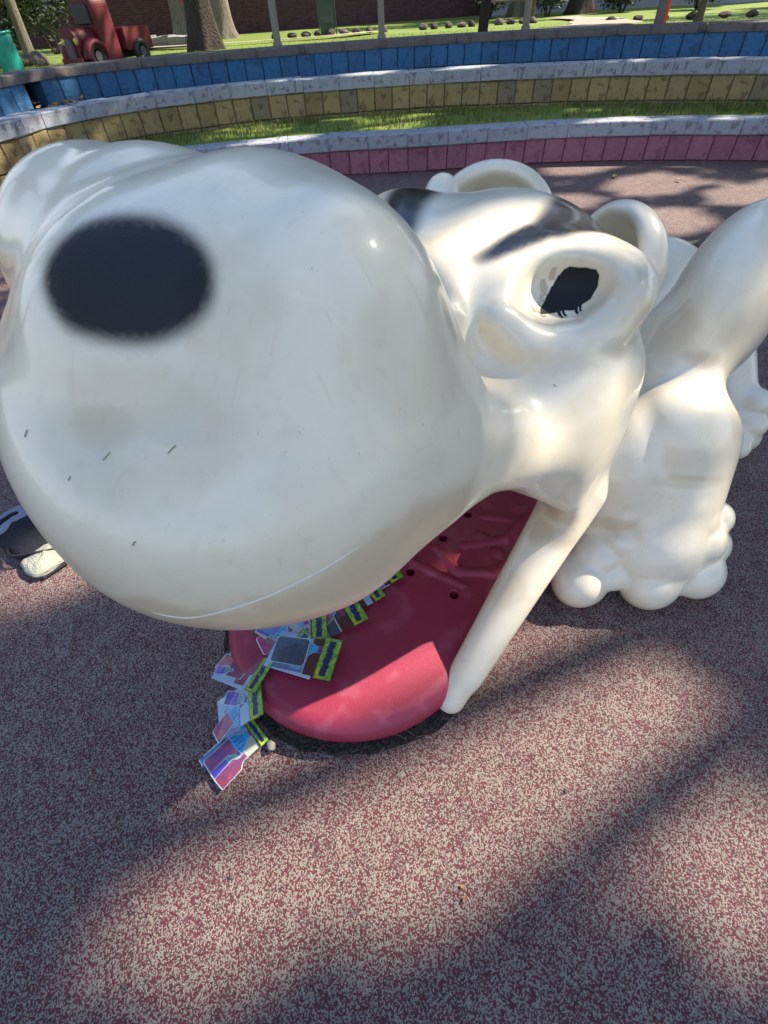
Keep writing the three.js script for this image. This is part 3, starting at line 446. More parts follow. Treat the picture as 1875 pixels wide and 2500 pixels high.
function bladeSet(name, label, cat, n, place, hmin, hmax, cols) {
  const b = new THREE.BufferGeometry(); b.setAttribute('position', new THREE.Float32BufferAttribute([-0.5, 0, 0, 0.5, 0, 0, -0.32, 0.5, 0.08, 0.32, 0.5, 0.08, 0, 1, 0.3], 3)); b.setIndex([0, 1, 2, 1, 3, 2, 2, 3, 4]); b.computeVertexNormals();
  const m = new THREE.InstancedMesh(b, new THREE.MeshStandardMaterial({ roughness: 0.8, side: THREE.DoubleSide }), n); m.name = name; const M = new THREE.Matrix4(), q = new THREE.Quaternion(), e = new THREE.Euler(), c = new THREE.Color();
  for (let i = 0; i < n; i++) { const [x, y, z] = place(i), h = rr(hmin, hmax); e.set(rr(-0.5, 0.5), rr(0, 6.28), rr(-0.5, 0.5)); q.setFromEuler(e); M.compose(new THREE.Vector3(x, y, z), q, new THREE.Vector3(h * rr(0.08, 0.14), h, h)); m.setMatrixAt(i, M); const k = cols[floor(rnd() * cols.length)], s = rr(0.7, 1.2); c.setRGB(k[0] * s, k[1] * s, k[2] * s); m.setColorAt(i, c); }
  m.castShadow = m.receiveShadow = true; scene.add(m); tag(m, label, cat); m.userData.kind = 'stuff'; return m;
}
const greens = [[0.12, 0.18, 0.025], [0.15, 0.22, 0.03], [0.10, 0.15, 0.02], [0.19, 0.23, 0.04]], straw = [[0.3, 0.25, 0.1], [0.2, 0.19, 0.06], [0.38, 0.32, 0.16]];
bladeSet('terrace_grass', 'grass and weeds growing on the strip between pink and yellow walls', 'grass', 15000, () => { const u = rr(0.12, 0.9), a = C_PINK.getPointAt(u).addScaledVector(outAt(C_PINK, u), 0.26), b = C_YEL.getPointAt(u).addScaledVector(outAt(C_YEL, u), 0); const k = Math.pow(rnd(), 0.8), d = fbm(u * 40, k * 3, 2, 3); return [a.x + (b.x - a.x) * k, 0.318 - (d < 0.4 ? 0.03 : 0), a.z + (b.z - a.z) * k]; }, 0.03, 0.085, [...greens, ...greens, ...straw].map((q) => q.map((w) => w * 0.72)));
bladeSet('lawn_grass', 'lawn grass with seeds and dry leaves behind the top wall', 'grass', 26000, () => { const a = rr(-0.75, 0.75), r = 8.0 + 7 * Math.pow(rnd(), 2), x = 0.4 + r * sin(a), z = -r * cos(a); return [x, lawnY(x, z) - 0.01, z]; }, 0.02, 0.05, [...greens, ...greens, straw[1]]);
{ // leaf litter in the wall gap
  const gs = []; for (let i = 0; i < 40; i++) { const L = rr(0.05, 0.09); gs.push(at(leafGeo(L, L * 0.5, 0.18), rr(-3.4, -2.75), 0.65 + rr(0, 0.05), rr(-6.6, -6.05), rr(0, 6), rr(-0.4, 0.4), rr(-0.4, 0.4))); }
  const m = part('leaf_litter', mergeGeometries(gs), leafMs[1], scene); tag(m, 'brown dry leaves heaped at the gap in the blue wall at left', 'leaf litter'); m.userData.kind = 'stuff';
}
// ---------------------------------------------------------------- sticker packets
const canvasTex = (w, h, draw) => { const c = document.createElement('canvas'); c.width = w; c.height = h; draw(c.getContext('2d'), w, h); const t = new THREE.CanvasTexture(c); t.colorSpace = THREE.SRGBColorSpace; t.anisotropy = 4; return t; };
const star = (g, x, y, r) => { g.beginPath(); for (let i = 0; i < 10; i++) { const a = i * PI / 5 - PI / 2, q = i % 2 ? r * 0.42 : r; g.lineTo(x + cos(a) * q, y + sin(a) * q); } g.closePath(); g.fill(); };
const headerTex = canvasTex(512, 256, (g, w, h) => {
  g.fillStyle = '#7db53a'; g.fillRect(0, 0, w, h);
  for (let i = 0; i < 260; i++) { g.fillStyle = ['rgba(150,190,40,.35)', 'rgba(60,130,60,.35)', 'rgba(190,200,30,.3)', 'rgba(40,120,90,.25)'][i % 4]; g.beginPath(); g.arc(rnd() * w, rnd() * h, rr(8, 34), 0, 7); g.fill(); }
  g.fillStyle = 'rgba(196,190,20,.8)'; g.beginPath(); g.ellipse(w * 0.86, h * 0.82, 70, 34, 0, 0, 7); g.fill();
  g.strokeStyle = 'rgba(60,40,20,.55)'; g.lineWidth = 10; g.strokeRect(3, 3, w - 6, h - 6);
  for (let i = 0; i < 9; i++) { g.fillStyle = i % 2 ? '#cfe6d2' : '#b7cf4a'; star(g, rr(30, w - 30), i % 3 ? rr(18, 58) : rr(h - 60, h - 22), rr(10, 19)); }
  g.textAlign = 'center'; g.textBaseline = 'middle'; g.font = 'bold 92px sans-serif'; const T = 'HOVOAN', X = (i) => 78 + i * 70;
  for (let i = 0; i < T.length; i++) { g.lineJoin = 'round'; g.lineWidth = 34; g.strokeStyle = i < 2 ? '#154a66' : '#1d2557'; g.strokeText(T[i], X(i), h * 0.53 + (i % 2 ? 6 : -6)); }
  for (let i = 0; i < T.length; i++) { g.lineWidth = 13; g.strokeStyle = i % 2 ? '#2b2f78' : '#3a2a66'; g.strokeText(T[i], X(i), h * 0.53 + (i % 2 ? 6 : -6)); g.fillStyle = '#0f1238'; g.fillText(T[i], X(i), h * 0.53 + (i % 2 ? 6 : -6)); }
  g.fillStyle = '#3a2c12'; g.font = 'bold 15px sans-serif'; g.fillText('SET OF 5', w * 0.9, h * 0.93);
});
const printTex = (a, b, screen) => canvasTex(256, 256, (g, w, h) => { const q = g.createLinearGradient(0, 0, w, h); q.addColorStop(0, a); q.addColorStop(1, b); g.fillStyle = q; g.fillRect(0, 0, w, h); for (let i = 0; i < 120; i++) { g.fillStyle = ['rgba(255,160,60,.10)', 'rgba(90,40,160,.12)', 'rgba(220,60,120,.10)'][i % 3]; g.beginPath(); g.arc(rnd() * w, rnd() * h, rr(6, 30), 0, 7); g.fill(); } if (screen) { g.fillStyle = screen; g.beginPath(); g.roundRect(w * 0.56, h * 0.18, w * 0.34, h * 0.6, 18); g.fill(); g.fillStyle = 'rgba(10,60,110,.9)'; g.font = 'bold 20px monospace'; for (let i = 0; i < 6; i++) g.fillText(['LO-FI', '12:40', 'HELLO', '0451', 'MENU', 'O.K.'][i], w * 0.59, h * (0.27 + i * 0.09)); } });
const prints = { pink: printTex('#a03a58', '#8a3f8a', '#48b6dc'), purple: printTex('#4a3fa8', '#5d58c8', '#86b8a0'), rose: printTex('#9c3d4a', '#8d4a6a'), teal: printTex('#4d7f9c', '#6ba6c4', '#79c9e8'), grey: canvasTex(256, 256, (g, w, h) => { g.fillStyle = '#43525f'; g.fillRect(0, 0, w, h); for (let i = 0; i < 900; i++) { const x = rnd() * w, y = rnd() * h; g.fillStyle = ['rgba(90,60,60,.4)', 'rgba(60,90,110,.4)', 'rgba(150,170,180,.35)', 'rgba(30,30,40,.4)', 'rgba(110,90,50,.3)'][i % 5]; g.fillRect(x, y, rr(2, 12), rr(2, 8)); } }), brown: canvasTex(128, 128, (g, w, h) => { g.fillStyle = '#5a2f28'; g.fillRect(0, 0, w, h); g.strokeStyle = 'rgba(220,210,190,.5)'; g.setLineDash([14, 10]); g.beginPath(); g.moveTo(w * 0.8, 6); g.lineTo(w * 0.8, h - 6); g.stroke(); }) };
const whiteVinyl = std(lin(0.62, 0.68, 0.72), 0.35), cardM = (t) => new THREE.MeshPhysicalMaterial({ map: t, roughness: 0.45, clearcoat: 0.35, clearcoatRoughness: 0.2 });
const paperMs = [[0.58, 0.68, 0.72], [0.62, 0.6, 0.40], [0.46, 0.6, 0.68]].map((c) => std(lin(...c), 0.4));
const pouchM = new THREE.MeshPhysicalMaterial({ color: 0xf4f8ff, roughness: 0.12, transmission: 1, thickness: 0, ior: 1.45 });
const outlines = {   // sticker outlines in units of their length
  bottle: [[-0.5, -0.17], [-0.47, -0.2], [0.16, -0.2], [0.25, -0.12], [0.33, -0.07], [0.5, -0.07], [0.5, 0.07], [0.33, 0.07], [0.25, 0.12], [0.16, 0.2], [-0.47, 0.2], [-0.5, 0.17]],
  tapered: [[-0.5, -0.2], [-0.1, -0.24], [0.5, -0.12], [0.5, 0.12], [0.05, 0.24], [-0.5, 0.22]],
  screen: [[-0.42, -0.36], [0.42, -0.38], [0.46, -0.3], [0.44, 0.32], [0.38, 0.38], [-0.40, 0.36], [-0.46, 0.28], [-0.45, -0.3]],
  strip: [[-0.5, -0.06], [0.5, -0.07], [0.5, 0.07], [0.2, 0.05], [-0.5, 0.07]],
};
function stickerGeo(o, L, grow, depth) { const s = new THREE.Shape(); o.forEach(([a, b], i) => { const n = hypot(a, b), k = 1 + grow / (n * L); i ? s.lineTo(a * L * k, b * L * k) : s.moveTo(a * L * k, b * L * k); }); s.closePath(); const g = new THREE.ExtrudeGeometry(s, { depth, bevelEnabled: false }); const p = g.attributes.position, u = g.attributes.uv; for (let i = 0; i < p.count; i++) u.setXY(i, p.getX(i) / L + 0.5, p.getY(i) / L + 0.5); g.rotateX(-PI / 2); return g; }
// A = middle of the header's outer edge, B = middle of the far end of the pouch
function packet(A, B, w, headW, stickers, label, bendY = 0, headTurn = 0) {
  const a = new THREE.Vector3(...A), b = new THREE.Vector3(...B), L = a.distanceTo(b), t = thing('sticker_packet', label, 'sticker packet', B);
  const ex = a.clone().sub(b).normalize(), ez = new THREE.Vector3().crossVectors(ex, new THREE.Vector3(0, 1, 0)).normalize(), ey = new THREE.Vector3().crossVectors(ez, ex);
  t.quaternion.setFromRotationMatrix(new THREE.Matrix4().makeBasis(ex, ey, ez));
  const body = L - headW; const g = new THREE.PlaneGeometry(body + 0.006, w, 14, 10); g.rotateX(-PI / 2); const p = g.attributes.position;
  for (let i = 0; i < p.count; i++) { const x = p.getX(i) / body, z = p.getZ(i) / w; p.setY(i, 0.0042 + 0.0045 * cos(PI * x) * cos(PI * z) + 0.0016 * (vnoise(x * 5 + A[0] * 90, z * 5, 3) - 0.5)); } g.computeVertexNormals(); g.translate(body / 2, 0, 0);
  part('pouch', g, pouchM, t);
  const h = chamferBox(w, headW, 0.0012, 0.0003); { const u = h.attributes.uv, q = h.attributes.position; for (let i = 0; i < u.count; i++) u.setXY(i, q.getX(i) / w + 0.5, q.getY(i) / headW + 0.5); } h.rotateX(-PI / 2); h.rotateY(-PI / 2);
  const hm = part('header_card', h, cardM(headerTex), t); hm.position.set(L - headW / 2, 0.0062, 0); hm.rotation.y = headTurn;
  const paper = part('backing_card', chamferBox(body * 0.95, 0.0008, w * 0.93, 0.0002), paperMs[floor(rnd() * 3)], t); paper.position.set(body * 0.5, 0.0006, rr(-0.04, 0.04) * w); paper.rotation.y = rr(-0.08, 0.08);
  stickers.forEach(([kind, pr, x, z, len, turn], i) => {
    if (kind === 'card') { const c = part('backing_card', chamferBox(len, 0.0008, turn, 0.0002), cardM(prints[pr]), t); const u = c.geometry.attributes.uv, q = c.geometry.attributes.position; for (let k = 0; k < u.count; k++) u.setXY(k, q.getX(k) / len + 0.5, q.getZ(k) / turn + 0.5); c.position.set(x * body, 0.0012 + 0.0002 * i, z * w); return; }
    const s = part('sticker', stickerGeo(outlines[kind], len *= 1.22, 0.0022, 0.0004), whiteVinyl, t); s.position.set(x * body, 0.0018 + 0.0007 * i, z * w); s.rotation.y = turn;
    const q = part('print', stickerGeo(outlines[kind], len, -0.0006, 0.0002), cardM(prints[pr]), s); q.position.y = 0.0004;
  });
  return t;
}
packet([-0.346, 0.022, -0.428], [-0.452, 0.013, -0.336], 0.089, 0.022, [['strip', 'teal', 0.5, -0.36, 0.11, 0], ['bottle', 'pink', 0.52, -0.06, 0.105, 0.0], ['bottle', 'purple', 0.30, 0.2, 0.062, 0.06], ['bottle', 'rose', 0.34, 0.4, 0.068, 0.1]], 'clear packet with red bottle sticker and blue label, lowest of the packets on the floor');
packet([-0.322, 0.108, -0.478], [-0.452, 0.03, -0.450], 0.106, 0.044, [['card', 'teal', 0.45, 0.2, 0.05, 0.07], ['bottle', 'pink', 0.36, 0.16, 0.085, 0.5], ['bottle', 'purple', 0.62, -0.22, 0.066, -0.5]], 'sticker packet with slanting green header hanging over the front of the tongue');
packet([-0.319, 0.112, -0.515], [-0.465, 0.055, -0.585], 0.091, 0.038, [['card', 'rose', 0.75, 0, 0.035, 0.07], ['tapered', 'rose', 0.36, 0, 0.085, -0.2], ['bottle', 'purple', 0.22, 0.12, 0.045, 0.2]], 'sticker packet with upright green header at the left edge of the tongue');
packet([-0.142, 0.118, -0.543], [-0.315, 0.114, -0.594], 0.112, 0.046, [['card', 'brown', 0.88, 0, 0.03, 0.1], ['card', 'teal', 0.45, 0.25, 0.08, 0.04], ['bottle', 'pink', 0.55, -0.15, 0.1, 0.06], ['screen', 'grey', 0.40, -0.02, 0.08, 0.05]], 'sticker packet with dark speckled square sticker and green header, in the middle of the tongue');
packet([-0.172, 0.108, -0.657], [-0.335, 0.106, -0.642], 0.093, 0.042, [['card', 'teal', 0.4, -0.1, 0.1, 0.07], ['bottle', 'pink', 0.40, 0.1, 0.115, 0.42], ['strip', 'purple', 0.7, 0.2, 0.05, 0.4]], 'sticker packet with pink bottle sticker, its green header tucked under the nose side');
packet([-0.081, 0.106, -0.707], [-0.20, 0.105, -0.648], 0.099, 0.044, [['card', 'brown', 0.82, 0.02, 0.036, 0.086], ['card', 'grey', 0.4, 0.2, 0.03, 0.05], ['tapered', 'pink', 0.5, -0.18, 0.05, 0.5]], 'sticker packet with brown strip beside its green header, second from the throat');
packet([-0.235, 0.112, -0.585], [-0.345, 0.109, -0.68], 0.085, 0.035, [['card', 'rose', 0.6, 0.1, 0.04, 0.07], ['bottle', 'teal', 0.45, 0, 0.09, 0.1], ['strip', 'purple', 0.4, 0.3, 0.06, 0.2]], 'sticker packet mostly covered by the one with the dark square sticker');
packet([-0.03, 0.105, -0.77], [-0.155, 0.104, -0.70], 0.085, 0.035, [['card', 'brown', 0.6, 0, 0.04, 0.08], ['tapered', 'rose', 0.4, 0.1, 0.06, 0.3], ['strip', 'teal', 0.5, -0.25, 0.07, 0.1]], 'sticker packet in the row under the upper lip, between two brown stripped ones');
packet([0.022, 0.106, -0.835], [-0.115, 0.105, -0.757], 0.097, 0.044, [['card', 'brown', 0.82, 0, 0.04, 0.086], ['tapered', 'grey', 0.45, 0.2, 0.08, 0.05], ['strip', 'teal', 0.4, 0.36, 0.08, 0]], 'sticker packet deepest in the mouth, half hidden by the upper lip');
// ---------------------------------------------------------------- cloth bag on the floor, left
{
  const t = thing('cloth_bag', 'crumpled black and cream cloth bag lying on the floor behind the nose', 'bag', [-1.235, 0, -1.12], -0.62); t.scale.setScalar(0.76);
  const lump = (w, d, h, s) => { const g = new THREE.SphereGeometry(0.5, 40, 24); const p = g.attributes.position; for (let i = 0; i < p.count; i++) { let x = p.getX(i) * 2, y = p.getY(i) * 2, z = p.getZ(i) * 2; const k = Math.pow(x ** 4 + z ** 4, -0.25) * sqrt(x * x + z * z) || 1, q = min(k, 1.5), wr = 1 + 0.22 * (fbm(x * 2 + s, y * 3, z * 2, 4) - 0.5); p.setXYZ(i, x * q * w / 2 * wr, max(-0.3, y) * h / 2 * (0.7 + 0.8 * fbm(x * 2.5 + s, 4, z * 2.5, 3)) + h * 0.15, z * q * d / 2 * wr); } g.computeVertexNormals(); return g; };
  const cloth = (c, s) => std(c, 0.95, { bumpMap: roughBump, bumpScale: 0.004 });
  part('bag_body', lump(0.36, 0.22, 0.10, 2), cloth(lin(0.012, 0.013, 0.02)), t).position.set(-0.03, 0.012, 0);
  const flap = part('cream_panel', lump(0.17, 0.21, 0.07, 7), cloth(lin(0.34, 0.34, 0.27)), t); flap.position.set(0.17, 0.014, 0.02);
  part('printed_patch', lump(0.13, 0.2, 0.06, 5), cloth(lin(0.24, 0.26, 0.33)), t).position.set(-0.15, 0.045, 0);
  part('printed_patch', lump(0.09, 0.16, 0.05, 9), cloth(lin(0.36, 0.17, 0.11)), t).position.set(-0.2, 0.03, 0.05);
  part('dark_stripe', lump(0.03, 0.12, 0.03, 3), cloth(lin(0.012, 0.013, 0.02)), t).position.set(-0.145, 0.072, 0.01);
  part('drawstring', tube([[0.0, 0.055, 0.10], [0.06, 0.06, 0.115], [0.13, 0.062, 0.06], [0.2, 0.056, -0.02], [0.24, 0.045, -0.09]], 0.006, 30, 8), std(lin(0.012, 0.012, 0.018), 0.8), t);
  part('hem', tube([[0.255, 0.02, -0.1], [0.262, 0.016, 0.0], [0.25, 0.012, 0.1]], 0.007, 20, 8), std(lin(0.012, 0.012, 0.018), 0.8), t);
}
// ---------------------------------------------------------------- beyond the walls
const barkTex = dataTex(256, (x, y) => { const a = fbm(x / 7, y / 26, 3, 4), v = 0.35 + 1.0 * a; return [sr(min(1, v)), sr(min(1, v * 0.95)), sr(min(1, v * 0.9))]; }, true);
const barkDark = std(lin(0.055, 0.042, 0.034), 0.95, { map: barkTex, bumpMap: roughBump, bumpScale: 0.03 }), barkPale = std(lin(0.22, 0.20, 0.16), 0.95, { map: barkTex, bumpMap: roughBump, bumpScale: 0.02 });
function trunkGeo(h, r0, r1, lean, flare = 1.6, s = 1) { const P = [], U = [], I = [], n = 22, m = 18; for (let i = 0; i <= n; i++) { const t = i / n, k = r1 + (r0 - r1) * Math.pow(1 - t, 1.3), fl = 1 + (flare - 1) * Math.exp(-t * h / 0.35); for (let j = 0; j <= m; j++) { const a = j / m * 2 * PI, r = k * (1 + (fl - 1) * (0.8 + 0.5 * cos(a * 5 + s))) * (0.93 + 0.14 * fbm(cos(a) * 2 + s, t * h * 1.2, sin(a) * 2, 3)); P.push(lean[0] * t * h + r * cos(a) + 0.06 * sin(t * h + s), t * h, lean[1] * t * h + r * sin(a)); U.push(j / m * 2, t * h); } } for (let i = 0; i < n; i++) for (let j = 0; j < m; j++) { const q = i * (m + 1) + j; I.push(q, q + m + 1, q + 1, q + 1, q + m + 1, q + m + 2); } const g = new THREE.BufferGeometry(); g.setAttribute('position', new THREE.Float32BufferAttribute(P, 3)); g.setAttribute('uv', new THREE.Float32BufferAttribute(U, 2)); g.setIndex(I); g.computeVertexNormals(); return g; }
const leafQuad = new THREE.BufferGeometry(); leafQuad.setAttribute('position', new THREE.Float32BufferAttribute([-0.5, 0, 0, 0, 0.06, -0.28, 0.5, 0, 0, 0, 0.06, 0.28], 3)); leafQuad.setIndex([0, 1, 2, 0, 2, 3]); leafQuad.computeVertexNormals();
const leafM = new THREE.MeshPhysicalMaterial({ roughness: 0.7, side: THREE.DoubleSide, transmission: 0.3, thickness: 0 });
// rays towards the sun that leaves leave free: [x, y, z, radius]
const FREE = [];
function crown(parent, n, clumps, size, tint, free) {
  const m = new THREE.InstancedMesh(leafQuad, leafM, n); m.name = 'crown'; const M = new THREE.Matrix4(), q = new THREE.Quaternion(), e = new THREE.Euler(), c = new THREE.Color(), w = parent.position; let k = 0, tries = 0;
  const total = clumps.reduce((s, v) => s + v[3] ** 2, 0);
  while (k < n && tries++ < n * 6) {
    let pick = rnd() * total, ci = 0; while (pick > clumps[ci][3] ** 2 && ci < clumps.length - 1) { pick -= clumps[ci][3] ** 2; ci++; }
    const [cx, cy, cz, cr] = clumps[ci], a = rr(0, 2 * PI), b = Math.acos(rr(-1, 1)), r = cr * Math.pow(rnd(), 0.45); const x = cx + r * sin(b) * cos(a), y = cy + r * cos(b) * 0.75, z = cz + r * sin(b) * sin(a);
    if (free) { let hit = false; for (const [fx, fy, fz, fr] of FREE) { const dx = w.x + x - fx, dy = w.y + y - fy, dz = w.z + z - fz, t = dx * SUN.x + dy * SUN.y + dz * SUN.z; if (t > 0 && dx * dx + dy * dy + dz * dz - t * t < (fr + size * 0.4) ** 2) { hit = true; break; } } if (hit) continue; }
    e.set(rr(-0.8, 0.8), rr(0, 6.28), rr(-0.8, 0.8)); q.setFromEuler(e); const s = size * rr(0.7, 1.3); M.compose(new THREE.Vector3(x, y, z), q, new THREE.Vector3(s, s, s)); m.setMatrixAt(k, M); const v = rr(0.7, 1.25); c.setRGB(tint[0] * v, tint[1] * v, tint[2] * v); m.setColorAt(k, c); k++;
  }
  m.count = k; m.castShadow = m.receiveShadow = true; m.userData.kind = 'stuff'; parent.add(m); return m;
}
function tree(label, x, z, h, r0, o = {}) {
  const t = thing('tree', label, 'tree', [x, (o.y ?? lawnY(x, z)) - 0.03, z], 0, o.group); const lean = o.lean || [0, 0];
  part('trunk', trunkGeo(h, r0, r0 * 0.5, lean, o.flare ?? 1.6, x * 3.1), o.mat || barkDark, t);
  const top = [lean[0] * h, h, lean[1] * h], clumps = []; const nc = o.nc ?? 9, cr = o.cr ?? 2.2;
  for (let i = 0; i < nc; i++) { const a = i * 2.4 + x, d = cr * (i ? rr(0.35, 1.0) : 0), c = [top[0] + cos(a) * d, top[1] + rr(-0.5, 1.1) * cr * 0.6, top[2] + sin(a) * d, cr * rr(0.38, 0.6)]; clumps.push(c); if (i) part('limb', tube([[lean[0] * h * 0.75, h * 0.75, lean[1] * h * 0.75], [(c[0] + top[0]) / 2, (c[1] + h * 0.8) / 2 + 0.2, (c[2] + top[2]) / 2], [c[0], c[1], c[2]]], r0 * 0.28, 10, 7, (k) => 1 - 0.75 * k), o.mat || barkDark, t); }
  if (o.extra) for (const c of o.extra) for (let i = 0; i < 3; i++) clumps.push(c);
  crown(t, o.n ?? 2600, clumps, o.leaf ?? 0.2, o.tint || [0.045, 0.075, 0.018], o.free); return t;
}
tree('big dark tree trunk with flared foot standing on the lawn close to the top wall', -2.35, -10.9, 4.6, 0.185, { flare: 1.7, n: 2600, cr: 2.0, lean: [-0.03, 0] });
tree('pale trunked tree behind the red house box, left of the big dark trunk', -6.2, -25.0, 5.5, 0.30, { mat: barkPale, n: 2200, cr: 2.4, leaf: 0.24, lean: [-0.04, 0] });
tree('pale trunked tree seen just right of the big dark trunk', -4.7, -25.2, 6, 0.36, { mat: barkPale, n: 2200, cr: 2.6, leaf: 0.24 });
tree('tree with patchy pale bark rising behind the red truck bed', -5.3, -14.6, 5, 0.17, { mat: barkPale, flare: 1.2, n: 2400, cr: 2.2, lean: [-0.02, 0] });
tree('thin tree with a sunlit pale streak rising behind the truck cab', -6.4, -13.4, 5, 0.10, { mat: barkPale, flare: 1.2, n: 1800, cr: 1.8 });
tree('dark straight trunk in front of the wooden bench', 1.86, -9.55, 4.4, 0.068, { flare: 1.1, n: 3200, cr: 2.3 });
tree('thick dark trunk in front of the grey house', 9.0, -27.0, 5, 0.42, { n: 2000, cr: 2.4, leaf: 0.24 });
tree('brown trunk with pale base left of the thick dark one', 6.7, -27.8, 5, 0.34, { mat: barkPale, n: 1800, cr: 2.2, leaf: 0.24 });

FREE.push([0.35, 0.92, -0.95, 0.06], [0.55, 0, -0.48, 0.08], [0.5, 0, -0.2, 0.07], [0.75, 0, -0.3, 0.06], [0.8, 0, -0.08, 0.05], [0.15, 0, -0.42, 0.17], [-0.1, 0, -0.28, 0.17], [-0.35, 0, -0.15, 0.10], [0.32, 0, -0.36, 0.14], [0.1, 0, -0.22, 0.09], [0.03, 1.08, -0.42, 0.012], [0.76, 0.5, -0.9, 0.1], [0.72, 0.12, -0.75, 0.09], [0.2, 0.1, -0.52, 0.1], [0.3, 0.95, -1.0, 0.05], [-1.1, 0, -1.0, 0.1], [-1.2, 0, -0.78, 0.09], [-0.56, 0, -0.68, 0.08], [2.3, 0, -4.0, 0.22], [2.6, 0, -5.0, 0.25], [1.7, 0, -4.6, 0.18], [3.2, 0, -4.5, 0.2], [2.5, 0.36, -5.85, 0.2], [-0.8, 0.36, -6.05, 0.2], [0.2, 0.7, -7.3, 0.14], [1.3, 0.7, -7.25, 0.14], [2.9, 0.7, -6.9, 0.14], [-3.1, 0.4, -5.6, 0.25], [0.4, 0.36, -6.6, 0.25], [-1.1, 0.36, -6.7, 0.25]);
tree('large shade tree beyond the right end of the walls', 8.4, -3.4, 7.0, 0.32, { y: 0.3, n: 32000, nc: 26, cr: 4.4, leaf: 0.26, free: true });
tree('second large shade tree beyond the right end of the walls', 8.8, -9.7, 7.2, 0.32, { n: 9000, nc: 16, cr: 2.9, leaf: 0.26, free: true });

const around = [['left of the photographer', -9.5, 3.5, 4.2], ['right of the photographer', 12.5, 5.5, 4.2], ['beyond the left end of the walls', -12, -5.5, 4.4], ['behind the left end of the brick building', -17, -35, 7], ['behind the middle of the brick building', -4, -43, 8], ['behind the gap between the buildings', 9, -44, 8], ['behind the grey house', 21, -42, 8], ['at the right side of the lawn', 19, -17, 4.6], ['at the left side of the lawn', -15, -15, 4.6]];
for (const [where, x, z, cr] of around) tree('tall leafy park tree ' + where, x, z, z < -30 ? 13 : 6.6, 0.3, { y: hypot(x, z) < 14 && z > -4 ? 0 : undefined, n: z < -30 ? 5200 : 3600, nc: 14, cr, leaf: z < -30 ? 0.9 : 0.5, tint: [0.05, 0.075, 0.018] });

// posts
const galv = std(lin(0.26, 0.25, 0.21), 0.6, { metalness: 0.3 });
function post(label, x, z, r, h, mat = galv, name = 'metal_post', group) { const t = thing(name, label, 'post', [x, lawnY(x, z) - 0.05, z], 0, group); part('shaft', new THREE.CylinderGeometry(r, r * 1.05, h, 14).translate(0, h / 2, 0), mat, t); part('base_collar', new THREE.CylinderGeometry(r * 1.35, r * 1.5, 0.08, 14).translate(0, 0.08, 0), mat, t); part('post_cap', new THREE.SphereGeometry(r * 1.05, 12, 6, 0, 2 * PI, 0, PI / 2).translate(0, h, 0), mat, t); return t; }
post('slim grey metal post on the lawn, left of the dark green bin', -1.03, -9.0, 0.045, 3.6);
post('slim grey metal post on the lawn, right of the dark green bin', 0.40, -9.7, 0.043, 3.6);
post('slim grey metal post on the lawn, right of the dark trunk by the bench', 2.46, -9.6, 0.045, 3.6);
{ const t = thing('play_post', 'thick play post, grey on one side and orange on the other', 'post', [3.55, 0.80, -7.75]); part('grey_half', new THREE.CylinderGeometry(0.062, 0.066, 3.2, 14, 1, false, PI, PI).translate(0, 1.6, 0), std(lin(0.16, 0.13, 0.11), 0.6), t); part('orange_half', new THREE.CylinderGeometry(0.062, 0.066, 3.2, 14, 1, false, 0, PI).translate(0, 1.6, 0), std(lin(0.72, 0.06, 0.012), 0.5), t); part('orange_knob', new THREE.SphereGeometry(0.075, 14, 10).scale(1.5, 0.7, 1).translate(-0.33, 0.93, -0.4), std(lin(0.62, 0.09, 0.025), 0.45), t); part('knob_arm', tube([[0, 0.9, 0], [-0.18, 0.94, -0.25], [-0.33, 0.93, -0.4]], 0.018, 10, 8), std(lin(0.16, 0.13, 0.11), 0.6), t); }
post('dark wooden pole with one pale sunlit edge, right of the orange post', 4.8, -9.3, 0.05, 3.4, std(lin(0.09, 0.08, 0.05), 0.8), 'wooden_pole');
// dark green litter bin
{
  const t = thing('litter_bin', 'tall dark green glossy litter bin on the lawn between two posts', 'bin', [-0.70, 0.60, -18.2], 0.1); const dk = new THREE.MeshPhysicalMaterial({ color: lin(0.008, 0.045, 0.045), roughness: 0.3, clearcoat: 0.4 });
  const P = [[0.26, 0], [0.27, 0.1], [0.285, 0.6], [0.30, 1.1], [0.32, 1.35]].map((p) => new THREE.Vector2(...p)); part('bin_body', new THREE.LatheGeometry(P, 4, PI / 4).toNonIndexed(), dk, t).geometry.computeVertexNormals();
  part('bin_lid', chamferBox(0.52, 0.1, 0.52, 0.02).translate(0, 1.40, 0), dk, t); for (const s of [-1, 1]) part('corner_rail', new THREE.CylinderGeometry(0.014, 0.014, 1.35, 8).translate(s * 0.225, 0.7, 0.215), dk, t);
}
// teal barrel bin at the far left
{
  const t = thing('teal_bin', 'teal plastic bin tilted on the grass at the far left', 'bin', [-3.95, lawnY(-3.95, -7.7) - 0.02, -7.7], 0.3); t.rotation.z = 0.12; t.scale.setScalar(0.8); const m = new THREE.MeshPhysicalMaterial({ color: lin(0.02, 0.30, 0.25), roughness: 0.25, clearcoat: 0.6, side: THREE.DoubleSide });
  part('bin_body', new THREE.LatheGeometry([[0, 0.01], [0.13, 0], [0.14, 0.03], [0.185, 0.4], [0.19, 0.42]].map((p) => new THREE.Vector2(...p)), 28), m, t); part('bin_rim', new THREE.TorusGeometry(0.193, 0.014, 8, 32).rotateX(PI / 2).translate(0, 0.42, 0), m, t); part('bin_foot', new THREE.CylinderGeometry(0.145, 0.15, 0.03, 24).translate(0, 0.015, 0), m, t);
}
